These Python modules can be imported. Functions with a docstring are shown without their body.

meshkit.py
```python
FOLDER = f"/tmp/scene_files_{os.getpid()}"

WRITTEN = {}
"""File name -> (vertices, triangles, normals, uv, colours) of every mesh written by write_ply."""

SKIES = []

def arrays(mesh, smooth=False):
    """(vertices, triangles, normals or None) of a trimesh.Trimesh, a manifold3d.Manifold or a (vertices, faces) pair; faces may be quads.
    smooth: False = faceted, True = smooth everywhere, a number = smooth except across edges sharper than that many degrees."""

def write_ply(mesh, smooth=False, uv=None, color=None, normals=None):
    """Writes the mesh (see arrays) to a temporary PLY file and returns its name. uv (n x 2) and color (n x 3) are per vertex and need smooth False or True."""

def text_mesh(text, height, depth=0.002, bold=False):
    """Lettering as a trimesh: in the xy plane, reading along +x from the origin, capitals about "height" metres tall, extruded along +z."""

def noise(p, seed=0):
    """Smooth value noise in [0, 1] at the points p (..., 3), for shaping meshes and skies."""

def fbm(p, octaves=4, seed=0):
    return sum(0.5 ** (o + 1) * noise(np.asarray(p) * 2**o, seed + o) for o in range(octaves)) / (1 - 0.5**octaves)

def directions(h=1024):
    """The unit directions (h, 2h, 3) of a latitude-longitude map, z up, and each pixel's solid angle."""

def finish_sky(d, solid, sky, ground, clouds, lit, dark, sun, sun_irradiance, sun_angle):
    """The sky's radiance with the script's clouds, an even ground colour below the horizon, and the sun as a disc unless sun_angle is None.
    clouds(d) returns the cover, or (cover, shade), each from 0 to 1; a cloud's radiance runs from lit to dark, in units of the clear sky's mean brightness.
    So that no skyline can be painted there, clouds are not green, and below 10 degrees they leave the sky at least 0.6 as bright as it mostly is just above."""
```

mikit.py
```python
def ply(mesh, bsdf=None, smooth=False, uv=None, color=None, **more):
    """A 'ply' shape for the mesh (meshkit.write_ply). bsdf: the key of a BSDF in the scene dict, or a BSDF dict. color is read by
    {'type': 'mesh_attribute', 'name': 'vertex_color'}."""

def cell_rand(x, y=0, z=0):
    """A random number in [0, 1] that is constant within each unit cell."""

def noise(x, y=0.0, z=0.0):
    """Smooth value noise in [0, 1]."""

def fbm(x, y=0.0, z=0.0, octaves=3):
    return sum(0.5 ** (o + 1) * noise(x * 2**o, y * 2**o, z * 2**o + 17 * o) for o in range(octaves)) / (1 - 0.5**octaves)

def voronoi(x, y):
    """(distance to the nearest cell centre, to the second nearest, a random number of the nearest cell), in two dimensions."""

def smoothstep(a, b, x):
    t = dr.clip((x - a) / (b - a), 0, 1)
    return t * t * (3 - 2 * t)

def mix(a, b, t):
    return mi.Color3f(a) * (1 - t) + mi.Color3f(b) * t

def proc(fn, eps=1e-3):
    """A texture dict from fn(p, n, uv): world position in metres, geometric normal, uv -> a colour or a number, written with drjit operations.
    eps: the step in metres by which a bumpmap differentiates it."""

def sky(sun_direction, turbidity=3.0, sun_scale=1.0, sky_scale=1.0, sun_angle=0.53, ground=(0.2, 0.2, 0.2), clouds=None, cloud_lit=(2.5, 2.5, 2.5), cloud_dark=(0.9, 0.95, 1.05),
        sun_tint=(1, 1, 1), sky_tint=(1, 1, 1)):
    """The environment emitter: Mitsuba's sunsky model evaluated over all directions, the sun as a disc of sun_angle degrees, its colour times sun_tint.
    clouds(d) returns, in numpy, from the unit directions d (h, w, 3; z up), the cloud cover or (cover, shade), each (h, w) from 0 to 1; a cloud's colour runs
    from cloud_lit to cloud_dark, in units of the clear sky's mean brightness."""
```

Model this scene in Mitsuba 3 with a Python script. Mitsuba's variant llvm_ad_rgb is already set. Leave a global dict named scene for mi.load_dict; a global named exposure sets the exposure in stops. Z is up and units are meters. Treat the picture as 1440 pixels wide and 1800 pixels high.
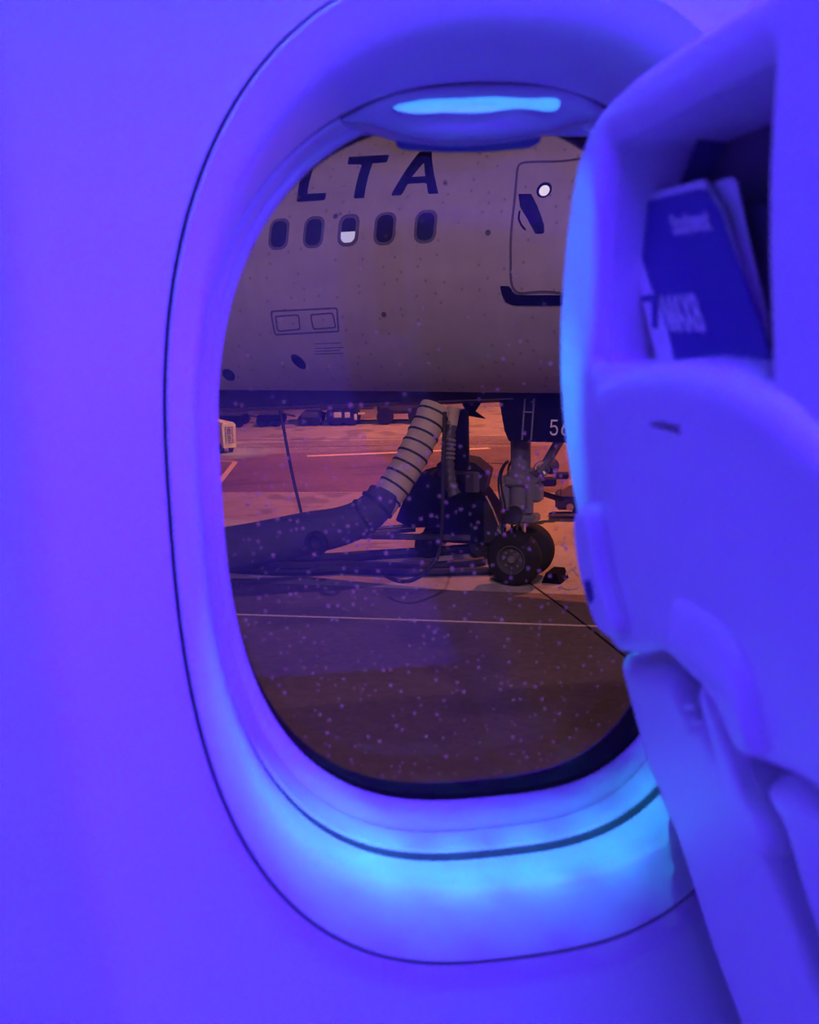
import math, sys
import numpy as np, trimesh
import mitsuba as mi
import drjit as dr
import shapely, shapely.geometry as sg
from scipy.spatial import Delaunay
sys.path.insert(0, '/opt/lang')
import mikit, meshkit
from mikit import noise, fbm, smoothstep, mix, proc, ply
T = mi.ScalarTransform4f
rng = np.random.default_rng(737)
scene, labels = {}, {}

# ------------------------------------------------------------------ camera
EYE_Z = 3.85                      # eye height above the apron
FOCAL = 1930.0                    # focal length in pixels of the 1440 x 1800 frame
EYE = np.array([0.0, 0.0, EYE_Z])
_yaw, _pitch, _roll = math.radians(10.0), math.radians(10.3), math.radians(1.4)
FWD = np.array([math.sin(_yaw)*math.cos(_pitch), math.cos(_yaw)*math.cos(_pitch), -math.sin(_pitch)])
_r0 = np.array([math.cos(_yaw), -math.sin(_yaw), 0.0]); _u0 = np.cross(_r0, FWD)
RIGHT = _r0*math.cos(_roll) - _u0*math.sin(_roll)
UP = _u0*math.cos(_roll) + _r0*math.sin(_roll)
scene['camera'] = {'type': 'thinlens', 'fov': 2*math.degrees(math.atan(900/FOCAL)), 'fov_axis': 'y',
                   'aperture_radius': 0.0012, 'focus_distance': 9.0, 'near_clip': 0.02, 'far_clip': 500.0,
                   'to_world': T().look_at(origin=EYE.tolist(), target=(EYE+FWD).tolist(), up=UP.tolist())}
exposure = 0.0

# ------------------------------------------------------------------ lights
scene['night_sky'] = {'type': 'constant', 'sampling_weight': 0.3, 'radiance': {'type': 'rgb', 'value': [0.006, 0.005, 0.009]}}
VIOLET = np.array([0.28, 0.013, 3.3])      # ceiling LED wash
CYAN = np.array([0.02, 0.55, 1.3])          # LED line above the side wall; also the added blue lamps
CEILING_POWER, WALLWASH_POWER, ADDED_SPOT_POWER = 18.5, 78.0, 1.7
SODIUM = np.array([1.0, 0.25, 0.10])

def sight(x, y):
    """Direction of the sight line through a pixel of the photograph (used once, to survey where real surfaces stand)."""
    d = FWD + RIGHT*((x-720)/FOCAL) - UP*((y-900)/FOCAL)
    return d/np.linalg.norm(d)
def on_ground(x, y, z=0.0):
    d = sight(x, y); return EYE + d*((z-EYE_Z)/d[2])
def at_depth(x, y, depth):
    d = sight(x, y); return EYE + d*(depth/(d@FWD))

# ------------------------------------------------------------------ materials
def rgb(*c): return {'type': 'rgb', 'value': list(map(float, c))}
def mat(key, color, rough=0.5, spec=0.5, metal=0.0, **k):
    c = color if isinstance(color, dict) else rgb(*color)
    scene[key] = {'type': 'twosided', 'bsdf': {'type': 'principled', 'base_color': c, 'roughness': rough, 'specular': spec, 'metallic': metal, **k}}
mat('m_cabin_plastic', (0.78, 0.78, 0.78), 0.5, 0.4)
mat('m_bezel', (0.80, 0.80, 0.80), 0.38, 0.45)
mat('m_added_reflector', (0.85, 0.86, 0.88), 0.20, 0.5, 1.0)  # for the added mirror facet on the shade grip
mat('m_shade', (0.62, 0.62, 0.64), 0.45, 0.4)
mat('m_seat_shell', (0.74, 0.74, 0.76), 0.42, 0.4)
mat('m_seat_shaded', (0.08, 0.08, 0.09), 0.6, 0.3)  # pocket back: recess shade put into the colour
mat('m_gap_shade', (0.16, 0.15, 0.17), 0.7, 0.2)  # grey standing in for shade in the surround joint
mat('m_gasket', (0.012, 0.012, 0.014), 0.7, 0.15)
mat('m_card_blue', (0.02, 0.02, 0.22), 0.35, 0.5)
mat('m_card_white', (0.75, 0.75, 0.75), 0.5, 0.3)
mat('m_paper_dark', (0.12, 0.12, 0.16), 0.5, 0.3)
mat('m_ink', (0.02, 0.02, 0.03), 0.6, 0.2)
mat('m_carpet', (0.12, 0.12, 0.14), 0.9, 0.1)
mat('m_leather', (0.10, 0.12, 0.25), 0.5, 0.4)
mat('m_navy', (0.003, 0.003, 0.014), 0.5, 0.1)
mat('m_rubber', (0.022, 0.022, 0.028), 0.75, 0.2)
mat('m_black', (0.02, 0.02, 0.024), 0.6, 0.3)
mat('m_dark_metal', (0.07, 0.07, 0.08), 0.45, 0.5)
mat('m_gear_paint', (0.17, 0.175, 0.20), 0.4, 0.5)
mat('m_chrome', (0.8, 0.8, 0.82), 0.15, 0.5, 1.0)
mat('m_grey_metal', (0.25, 0.25, 0.28), 0.45, 0.5)
mat('m_window_dark', (0.02, 0.02, 0.03), 0.12, 0.6)
mat('m_window_rim', (0.12, 0.115, 0.13), 0.4, 0.5)
mat('m_groove', (0.10, 0.09, 0.10), 0.6, 0.3)
mat('m_shade_white', (0.80, 0.82, 0.85), 0.5, 0.3)
mat('m_yellow', (0.90, 0.66, 0.26), 0.5, 0.3)
mat('m_tan', (0.52, 0.40, 0.24), 0.55, 0.3)
mat('m_paint_line', (0.75, 0.62, 0.50), 0.7, 0.2)
mat('m_white_marking', (0.8, 0.8, 0.8), 0.5, 0.3)
mat('m_sheet_pink', (0.7, 0.5, 0.45), 0.6, 0.3)

def _skin(p, n, uv):
    base = mi.Color3f(0.40, 0.38, 0.37)
    grime = fbm(p.x*1.3, p.y*1.3, p.z*3.0, 3)
    streak = fbm(p.x*9, p.y*9, p.z*1.2, 2)
    c = base*(0.86 + 0.22*grime)*(0.93 + 0.12*streak)
    # small dark weathered fasteners, in rough rows
    u = (p.x*0.82 - p.y*0.57)*3.6; v = p.z*6.5
    cx, cy = dr.floor(u), dr.floor(v)
    du = u - cx - 0.2 - 0.6*mikit.cell_rand(cx, cy, 5); dv = v - cy - 0.2 - 0.6*mikit.cell_rand(cx, cy, 6)
    dot = 1 - smoothstep(0.05, 0.14, dr.sqrt(du*du*2.2 + dv*dv*0.6))
    return c*(1 - 0.32*dot*dr.select(mikit.cell_rand(cx, cy, 9) > 0.52, 1.0, 0.0))
mat('m_aircraft_skin', proc(_skin), 0.5, 0.4)
def _hose(p, n, uv):
    return mi.Color3f(0.50, 0.44, 0.27)*(0.75 + 0.4*fbm(p.x*4, p.y*4, p.z*4, 3))
mat('m_hose', proc(_hose), 0.7, 0.2)
def _sleeve(p, n, uv):
    return mi.Color3f(0.065, 0.058, 0.07)*(0.7 + 0.6*fbm(p.x*3, p.y*3, p.z*8, 3))
mat('m_sleeve', proc(_sleeve), 0.8, 0.2)
def _concrete(p, n, uv):
    a = fbm(p.x*0.7, p.y*0.7, 0, 4); b = fbm(p.x*6, p.y*6, 3, 3); s = smoothstep(0.58, 0.75, fbm(p.x*1.6+9, p.y*1.1, 5, 3))
    return mi.Color3f(0.40, 0.355, 0.33)*(0.72 + 0.35*a + 0.2*b)*(1 - 0.35*s)
mat('m_concrete', proc(_concrete), 0.8, 0.25)
def _dark_paving(p, n, uv):
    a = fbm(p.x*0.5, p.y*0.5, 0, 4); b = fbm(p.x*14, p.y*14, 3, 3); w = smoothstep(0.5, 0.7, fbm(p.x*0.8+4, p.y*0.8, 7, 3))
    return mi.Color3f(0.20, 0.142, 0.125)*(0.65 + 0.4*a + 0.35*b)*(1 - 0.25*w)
mat('m_dark_paving', proc(_dark_paving), 0.7, 0.35)
scene['m_pane'] = {'type': 'thindielectric', 'int_ior': 1.36}
scene['m_outer_pane'] = {'type': 'thindielectric', 'int_ior': 1.3}
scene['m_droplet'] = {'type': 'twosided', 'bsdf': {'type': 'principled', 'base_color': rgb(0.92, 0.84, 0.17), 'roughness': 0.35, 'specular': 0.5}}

# ------------------------------------------------------------------ helpers
def add(key, mesh, material, smooth=35, label=None, cat=None, group=None, kind=None, **more):
    base, i = key, 0
    while key in scene:
        i += 1; key = f'{base}_{i:03d}'
    scene[key] = ply(mesh, material, smooth=smooth, **more)
    note(key, label, cat, group, kind)
    return key
def note(key, label=None, cat=None, group=None, kind=None):
    d = {k: v for k, v in (('label', label), ('category', cat), ('group', group), ('kind', kind)) if v}
    if d: labels[key] = d
    return key
def cat_(ms): return trimesh.util.concatenate([m for m in ms if m is not None])
def mesh(v, f): return trimesh.Trimesh(np.asarray(v, float), np.asarray(f, int), process=False)
def frame_of(d):
    d = np.asarray(d, float)/np.linalg.norm(d)
    a = np.cross(d, [0, 0, 1.0]) if abs(d[2]) < 0.95 else np.cross(d, [1.0, 0, 0])
    a /= np.linalg.norm(a); return a, np.cross(a, d), d      # side, up-ish, along
def spline(pts, n):
    from scipy.interpolate import CubicSpline
    p = np.asarray(pts, float); t = np.r_[0, np.cumsum(np.linalg.norm(np.diff(p, axis=0), axis=1))]
    return CubicSpline(t, p)(np.linspace(0, t[-1], n))
def tube(pts, r, sides=12, cap=True):
    p = np.asarray(pts, float); n = len(p); r = np.broadcast_to(r, (n,))
    t = np.gradient(p, axis=0); t /= np.linalg.norm(t, axis=1, keepdims=True)
    a = frame_of(t[0])[0]; v = []
    for i in range(n):
        a = a - t[i]*(a@t[i]); a /= np.linalg.norm(a); b = np.cross(t[i], a)
        ang = np.arange(sides)*2*np.pi/sides
        v.append(p[i] + r[i]*(np.cos(ang)[:, None]*a + np.sin(ang)[:, None]*b))
    v = np.vstack(v); f = []
    for i in range(n-1):
        for j in range(sides):
            k = (j+1) % sides; q = [i*sides+j, i*sides+k, (i+1)*sides+k, (i+1)*sides+j]
            f += [[q[0], q[1], q[2]], [q[0], q[2], q[3]]]
    if cap:
        c0, c1 = len(v), len(v)+1; v = np.vstack([v, p[0], p[-1]])
        for j in range(sides):
            k = (j+1) % sides
            f += [[c0, k, j], [c1, (n-1)*sides+j, (n-1)*sides+k]]
    return mesh(v, f)
def lathe(profile, origin, axis, sides=40):
    """profile: (along, radius) pairs."""
    a, b, d = frame_of(axis); pr = np.asarray(profile, float); ang = np.arange(sides)*2*np.pi/sides
    ring = np.cos(ang)[:, None]*a + np.sin(ang)[:, None]*b
    v = np.vstack([np.asarray(origin) + d*s + ring*r for s, r in pr]); f = []
    for i in range(len(pr)-1):
        for j in range(sides):
            k = (j+1) % sides; q = [i*sides+j, (i+1)*sides+j, (i+1)*sides+k, i*sides+k]
            f += [[q[0], q[2], q[1]], [q[0], q[3], q[2]]]
    return mesh(v, f)
def box(size, center=(0, 0, 0), ch=0.01, axes=None):
    """A chamfered box; axes: 3 rows giving its own directions."""
    h = np.asarray(size, float)/2; ch = min(ch, h.min()*0.6); pts = []
    for sx in (-1, 1):
        for sy in (-1, 1):
            for sz in (-1, 1):
                s = np.array([sx, sy, sz])
                for k in range(3):
                    q = h - ch; q[k] = h[k]; pts.append(s*q)
    m = trimesh.convex.convex_hull(np.array(pts))
    v = np.array(m.vertices)
    if axes is not None: v = v @ np.asarray(axes)
    return mesh(v + np.asarray(center), m.faces)
def ring_samples(ring, step):
    n = max(8, int(round(ring.length/step)))
    return np.array([ring.interpolate(i/n, normalized=True).coords[0] for i in range(n)])
def plate(poly, step, rings=(), inner=None):
    """Triangulates a polygon finely: (points, faces, boundary loops of indices). rings: extra rows of points at these distances inside the edge."""
    pts, loops = [], []
    for r in [poly.exterior, *poly.interiors]:
        q = ring_samples(r, step); loops.append(np.arange(len(q)) + sum(map(len, pts))); pts.append(q)
    last = 0.0
    for d in rings:
        g = poly.buffer(-d, join_style=1)
        for gg in getattr(g, 'geoms', [g]):
            if gg.is_empty: continue
            for r in [gg.exterior, *gg.interiors]: pts.append(ring_samples(r, step))
        last = d
    inner = inner or step*2
    g = poly.buffer(-(last + 0.6*step))
    if not g.is_empty:
        x0, y0, x1, y1 = g.bounds
        xx, yy = np.meshgrid(np.arange(x0, x1, inner), np.arange(y0, y1, inner)); xx = xx + (np.arange(len(xx)) % 2)[:, None]*inner/2
        q = np.c_[xx.ravel(), yy.ravel()]; q = q[shapely.contains_xy(g, q[:, 0], q[:, 1])]
        if len(q): pts.append(q)
    p = np.vstack(pts)
    f = Delaunay(p).simplices; c = p[f].mean(1)
    f = f[shapely.contains_xy(poly, c[:, 0], c[:, 1])]
    a = p[f]; area = np.cross(a[:, 1]-a[:, 0], a[:, 2]-a[:, 0]); f = f[np.abs(area) > 1e-12]; area = area[np.abs(area) > 1e-12]
    f = np.where((area > 0)[:, None], f, f[:, ::-1])
    return p, f, loops
def slab(poly, place, height, step, rnd=0.0, depth=0.02, extra=None, inner=None):
    """A sheet with a rounded rim: place(points2d, h) -> world; its front stands at height, its skirt goes down by depth."""
    rings = [rnd*k for k in (0.06, 0.2, 0.4, 0.65, 1.0)] if rnd else []
    p, f, loops = plate(poly, step, rings, inner)
    d = shapely.distance(poly.boundary, shapely.points(p))
    d[np.concatenate(loops)] = 0
    h = np.full(len(p), float(height))
    if rnd: x = np.clip(rnd-d, 0, rnd); h += np.sqrt(np.maximum(rnd*rnd - x*x, 0)) - rnd
    if extra is not None: h = h + extra(p, d)
    v = place(p, h); faces = [f]
    n0 = len(v); vs = [v]
    for lp in loops:
        q = place(p[lp], h[lp]-depth); vs.append(q); m = len(lp); i = np.arange(m); j = (i+1) % m
        faces += [np.c_[lp[i], n0+i, n0+j], np.c_[lp[i], n0+j, lp[j]]]; n0 += m
    return mesh(np.vstack(vs), np.vstack(faces))
def rrect(x0, y0, x1, y1, r):
    return sg.box(x0+r, y0+r, x1-r, y1-r).buffer(r, quad_segs=8)
def smooth_poly(pts, n=160, closed=True):
    from scipy.interpolate import splprep, splev
    p = np.asarray(pts, float); p = np.vstack([p, p[:1]]) if closed else p
    tck, _ = splprep(p.T, s=0, per=closed, k=3); q = np.array(splev(np.linspace(0, 1, n, endpoint=not closed), tck)).T
    return q
def text2d(text, bold=False):
    """Lettering as a list of (vertices xy, faces) with capitals one unit tall, and its width."""
    m = meshkit.text_mesh(text, 1.0, 0.02, bold); b = m.bounds
    return m, b

# ================================================================== THE CABIN
WALL_Y, WALL_R, WALL_ZC = 0.56, 3.5, EYE_Z - 0.1
def wall_y(z, y0=WALL_Y): return y0 - np.minimum(np.asarray(z)-WALL_ZC, 0)**2/(2*WALL_R)
# window opening: each row of the surround is a loop: depth y0, left, right, bottom, top (x, x, z, z from the eye)
NT0, NB0, NT1, NB1 = 2.36, 2.745, 2.34, 2.93
def wloop(y0, l, r, b, t, k=0.0, n=220, cz=-0.082, proud=0.0):
    th = np.linspace(0, 2*np.pi, n, endpoint=False); c, s = np.cos(th), np.sin(th)
    nn = np.where(s > 0, NT0+(NT1-NT0)*k, NB0+(NB1-NB0)*k)
    cx = (l+r)/2 + 0.0150*k
    x = cx + np.where(c > 0, r-cx, cx-l)*np.sign(c)*abs(c)**(2/nn)
    z = cz + np.where(s > 0, t-cz, cz-b)*np.sign(s)*abs(s)**(2/nn) + EYE_Z
    # the left edge is known, the right mirrors it
    return np.c_[x, wall_y(z, y0) - proud*np.clip((z-EYE_Z+0.02)/0.14, 0, 1), z]
def wloft(rows, flip=False):
    v = np.vstack(rows); n = len(rows[0]); f = []
    i = np.arange(n); j = (i+1) % n
    for k in range(len(rows)-1):
        a, b = k*n, (k+1)*n
        f += [np.c_[a+i, b+i, b+j], np.c_[a+i, b+j, a+j]]
    f = np.vstack(f); return mesh(v, f[:, ::-1] if flip else f)
OUT = dict(l=-0.0241, r=0.3315, b=-0.3622, t=0.1675)
def row(y, dl, db, dt, k, proud=0.0): return wloop(y, OUT['l']+dl, OUT['r']-dl, OUT['b']+db, OUT['t']-dt, k, proud=proud)

# side wall panel, with a hole; slightly scalloped between windows
hole = sg.Polygon(row(0.56, -0.0016, -0.0016, -0.0016, 0)[:, [0, 2]])
wp = sg.box(-2.6, EYE_Z-1.15, 3.2, EYE_Z+0.50).difference(hole)
def wall_place(p, h):
    x, z = p[:, 0], p[:, 1]
    xc = np.interp(z-EYE_Z, [-1.0, -0.50, -0.377, -0.27, -0.18, -0.093, 0.05, 0.2, 0.5], [0.03, -0.040, -0.066, -0.0775, -0.0835, -0.086, -0.088, -0.095, -0.11])
    s = np.clip((xc - x), 0, None)
    y = wall_y(z) + 0.85*(np.sqrt(s*s+0.008**2)-0.008)*np.exp(-np.clip(s-0.15, 0, None)/0.2)
    return np.c_[x, y - h, z]
def wall_mesh():
    p, f, loops = plate(wp, 0.006, (0.004, 0.01), 0.011)
    v1 = mesh(wall_place(p, np.zeros(len(p))), f)
    n = 220; lp = row(0.56, -0.0016, -0.0016, -0.0016, 0)
    a = np.c_[lp[:, 0], lp[:, 1], lp[:, 2]]; b = a + [0, 0.02, 0]
    return cat_([v1, wloft([a, b])])
add('wall_left', wall_mesh(), 'm_cabin_plastic', 25, 'pale moulded cabin side wall panel around the window', kind='structure')

WIN = 'window_1'
note(WIN, 'oval cabin window with a moulded surround and wet panes', kind='structure')
def rows(tab): return [row(*t) for t in tab]
sur = rows([(0.578, 0.0005, 0.0005, 0.0005, 0), (0.566, 0, 0, 0, 0, 0.005), (0.5595, 0.0004, 0.0006, 0.0004, 0, 0.004), (0.5575, 0.0016, 0.0028, 0.0034, 0.02, 0.0075),
    (0.5580, 0.004, 0.010, 0.006, 0.04, 0.006), (0.5592, 0.008, 0.020, 0.012, 0.08, 0.004), (0.5607, 0.0115, 0.030, 0.018, 0.12, 0.002), (0.5625, 0.0135, 0.0365, 0.0225, 0.16), (0.5655, 0.0146, 0.0402, 0.0255, 0.2), (0.570, 0.0150, 0.0415, 0.028, 0.25),
    (0.577, 0.0151, 0.0408, 0.031, 0.3), (0.590, 0.0150, 0.0372, 0.036, 0.4), (0.606, 0.0149, 0.0332, 0.040, 0.5), (0.6185, 0.0148, 0.0302, 0.0432, 0.6), (0.6198, 0.0145, 0.0294, 0.0434, 0.62), (0.6204, 0.0130, 0.0275, 0.0425, 0.62), (0.6204, 0.0090, 0.021, 0.040, 0.62)])
add(WIN+'__surround', wloft(sur), 'm_bezel', 40)
add(WIN+'__gap', wloft(rows([(0.612, 0.0095, 0.0215, 0.0405, 0.62), (0.6264, 0.0098, 0.0218, 0.0408, 0.62), (0.6264, 0.0140, 0.0309, 0.0439, 0.62)])), 'm_gap_shade', 40, 'dark strip imitating shade in the gap between surround and inner frame')  # dark strip stands in for the shade inside this joint
fr = rows([(0.6270, 0.0090, 0.0210, 0.040, 0.65), (0.6270, 0.0135, 0.0290, 0.0435, 0.65), (0.6274, 0.0158, 0.0318, 0.0450, 0.66), (0.6288, 0.0172, 0.0330, 0.0458, 0.68), (0.637, 0.0196, 0.0342, 0.0465, 0.7), (0.6450, 0.0208, 0.0350, 0.0485, 0.75),
      (0.6462, 0.0211, 0.0352, 0.0488, 0.78), (0.6464, 0.0180, 0.0315, 0.0460, 0.8), (0.6480, 0.0180, 0.0318, 0.0460, 0.8), (0.6476, 0.0218, 0.0375, 0.0495, 0.85), (0.6480, 0.0235, 0.0440, 0.0508, 0.9), (0.6500, 0.0252, 0.0515, 0.0522, 0.95), (0.653, 0.0263, 0.0534, 0.0530, 1.0), (0.657, 0.0262, 0.0533, 0.0530, 1.0)])
add(WIN+'__inner_frame', wloft(fr), 'm_bezel', 40)
gk = rows([(0.652, 0.0258, 0.0525, 0.0528, 1), (0.6535, 0.0262, 0.0540, 0.0532, 1), (0.660, 0.0260, 0.0562, 0.0534, 1), (0.668, 0.0256, 0.0580, 0.0536, 1), (0.671, 0.0250, 0.0570, 0.0536, 1), (0.674, 0.0240, 0.0500, 0.0534, 1), (0.690, 0.022, 0.0455, 0.0532, 1), (0.70, 0.020, 0.044, 0.0475, 1)])
add(WIN+'__seal', wloft(gk), 'm_gasket', 40, 'dark rubber seal at the foot of the pane')
def pane_mesh(y0, grow):
    lp = row(y0, *grow, 1); P = sg.Polygon(lp[:, [0, 2]])
    p, f, _ = plate(P, 0.012, (), 0.02)
    return mesh(np.c_[p[:, 0], wall_y(p[:, 1], y0), p[:, 1]], f)
add(WIN+'__inner_pane', pane_mesh(0.6565, (0.0255, 0.0528, 0.0478)), 'm_pane', True)
add(WIN+'__outer_pane', pane_mesh(0.694, (0.0205, 0.0435, 0.0470)), 'm_outer_pane', True)
# outer skin of our own aircraft around the window: keeps the cabin light in and the apron light out
sk = sg.box(-2.6, EYE_Z-1.15, 3.2, EYE_Z+0.9).difference(sg.Polygon(row(0.70, 0.0205, 0.0445, 0.0478, 1)[:, [0, 2]]))
p_, f_, _ = plate(sk, 0.02, (), 0.12)
add('wall_outer_skin', mesh(np.c_[p_[:, 0], wall_y(p_[:, 1], 0.701), p_[:, 1]], f_), 'm_grey_metal', True, 'outer skin of our own aircraft', kind='structure')

# window shade, pushed up; only its grip shows
SH = WIN+'__shade'
def shade_place(p, h): return np.c_[p[:, 0], wall_y(p[:, 1], 0.640) - h, p[:, 1]]
def px_on_y(x, y, y0):
    d = sight(x, y); P = EYE + d*(y0/d[1])
    for _ in range(4): P = EYE + d*(float(wall_y(P[2], y0))/d[1])
    return P
def pxs(pts, y0): return np.array([px_on_y(x, y, y0)[[0, 2]] for x, y in pts])
grip = sg.Polygon(smooth_poly(pxs([(596, 206), (640, 178), (700, 152), (785, 134), (879, 128), (972, 139), (1047, 162), (1090, 190), (1021, 213), (984, 224), (897, 240), (840, 244), (792, 244), (702, 231), (640, 214)], 0.618), 200)).buffer(0)
slit = pxs([(690, 197), (760, 199), (840, 199), (930, 194), (990, 186)], 0.61)
zs = lambda x: np.interp(x, slit[:, 0], slit[:, 1])
sx0, sx1 = slit[0, 0], slit[-1, 0]
def grip_h(p, d):
    x, z = p[:, 0], p[:, 1]; t = np.clip((x-sx0+0.03)/(sx1-sx0+0.06), 0, 1); w = np.sqrt(np.clip(4*t*(1-t), 0, 1))
    dz = np.abs(z - zs(x) - 0.004); q = np.clip(dz/0.024, 0, 1)
    return 0.011*w*(1 - q*q*(3-2*q))
add(SH+'__grip', slab(grip, shade_place, 0.013, 0.0022, 0.006, 0.02, grip_h, 0.0022), 'm_shade', True)
grip_mirror = sg.Polygon(smooth_poly(pxs([(690, 191), (716, 181), (790, 174), (880, 171), (955, 173), (985, 180), (983, 188), (940, 194), (850, 199), (760, 200), (707, 198)], 0.614), 80)).buffer(0)
_iz = grip_mirror.centroid.y
add(SH+'__grip_reflector', slab(grip_mirror, lambda p, h: np.c_[p[:, 0], 0.6125 + (p[:, 1]-_iz)*math.tan(math.radians(5.5)) - h, p[:, 1]], 0.0, 0.003, 0.0, 0.004), 'm_added_reflector', False, 'added mirror strip imitating a bright slit on the grip')  # added metal facet, tilted to mirror the blue ceiling strip
tab = sg.Polygon(pxs([(690, 225), (700, 258), (714, 263), (792, 267), (860, 266), (935, 259), (950, 250), (953, 225)], 0.645)).buffer(-0.001).buffer(0.001)
add(SH+'__lower_rail', slab(tab, lambda p, h: np.c_[p[:, 0], wall_y(p[:, 1], 0.6485)-h, p[:, 1]], 0.004, 0.002, 0.001, 0.003), 'm_leather', 30)
lp = row(0.6485, 0.0235, 0.045, 0.0475, 1); lens_bottom = px_on_y(860, 236, 0.645)[2]
blind = sg.Polygon(lp[:, [0, 2]]).intersection(sg.box(-1, lens_bottom, 1, 9))
add(SH, slab(blind, lambda p, h: np.c_[p[:, 0], wall_y(p[:, 1], 0.6510)-h, p[:, 1]], 0.0005, 0.004, 0, 0.001), 'm_shade', 30, 'pulled up window shade')

# the rest of the cabin shell
def quad(a, b, c, d): return mesh([a, b, c, d], [[0, 1, 2], [0, 2, 3]])
X0, X1, YB, ZF, ZC = -2.6, 3.2, -2.9, EYE_Z-1.15, EYE_Z+0.98
add('floor', box((X1-X0, WALL_Y-YB+0.2, 0.04), ((X0+X1)/2, (WALL_Y+YB)/2, ZF-0.02), 0.002), 'm_carpet', False, 'dark carpeted cabin floor', kind='structure')
add('ceiling', box((X1-X0, 2.9, 0.04), ((X0+X1)/2, -1.15, ZC+0.02), 0.002), 'm_cabin_plastic', False, 'pale cabin ceiling panel', kind='structure')
add('wall_right', box((X1-X0, 0.04, ZC-ZF), ((X0+X1)/2, YB-0.02, (ZC+ZF)/2), 0.002), 'm_cabin_plastic', False, 'side wall across the aisle', kind='structure')
add('wall_front', box((0.04, 3.8, ZC-ZF+0.1), (X1+0.02, -1.2, (ZC+ZF)/2), 0.002), 'm_cabin_plastic', False, 'forward cabin partition', kind='structure')
add('wall_back', box((0.04, 3.8, ZC-ZF+0.1), (X0-0.02, -1.2, (ZC+ZF)/2), 0.002), 'm_cabin_plastic', False, 'rear cabin partition', kind='structure')
# overhead locker above the seats, its curved belly
bin_pts = [(0.47, EYE_Z+0.60), (0.30, EYE_Z+0.56), (0.12, EYE_Z+0.53), (0.03, EYE_Z+0.535), (-0.01, EYE_Z+0.57), (-0.03, EYE_Z+0.75), (-0.03, ZC), (0.66, ZC), (0.66, EYE_Z+0.60)]
bm = trimesh.creation.extrude_polygon(sg.Polygon(bin_pts), X1-X0, engine='earcut')
bv = np.array(bm.vertices); add('overhead_locker', mesh(np.c_[bv[:, 2]+X0, bv[:, 0], bv[:, 1]], bm.faces), 'm_cabin_plastic', 30, 'long pale overhead locker above the window seats', 'locker')

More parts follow.
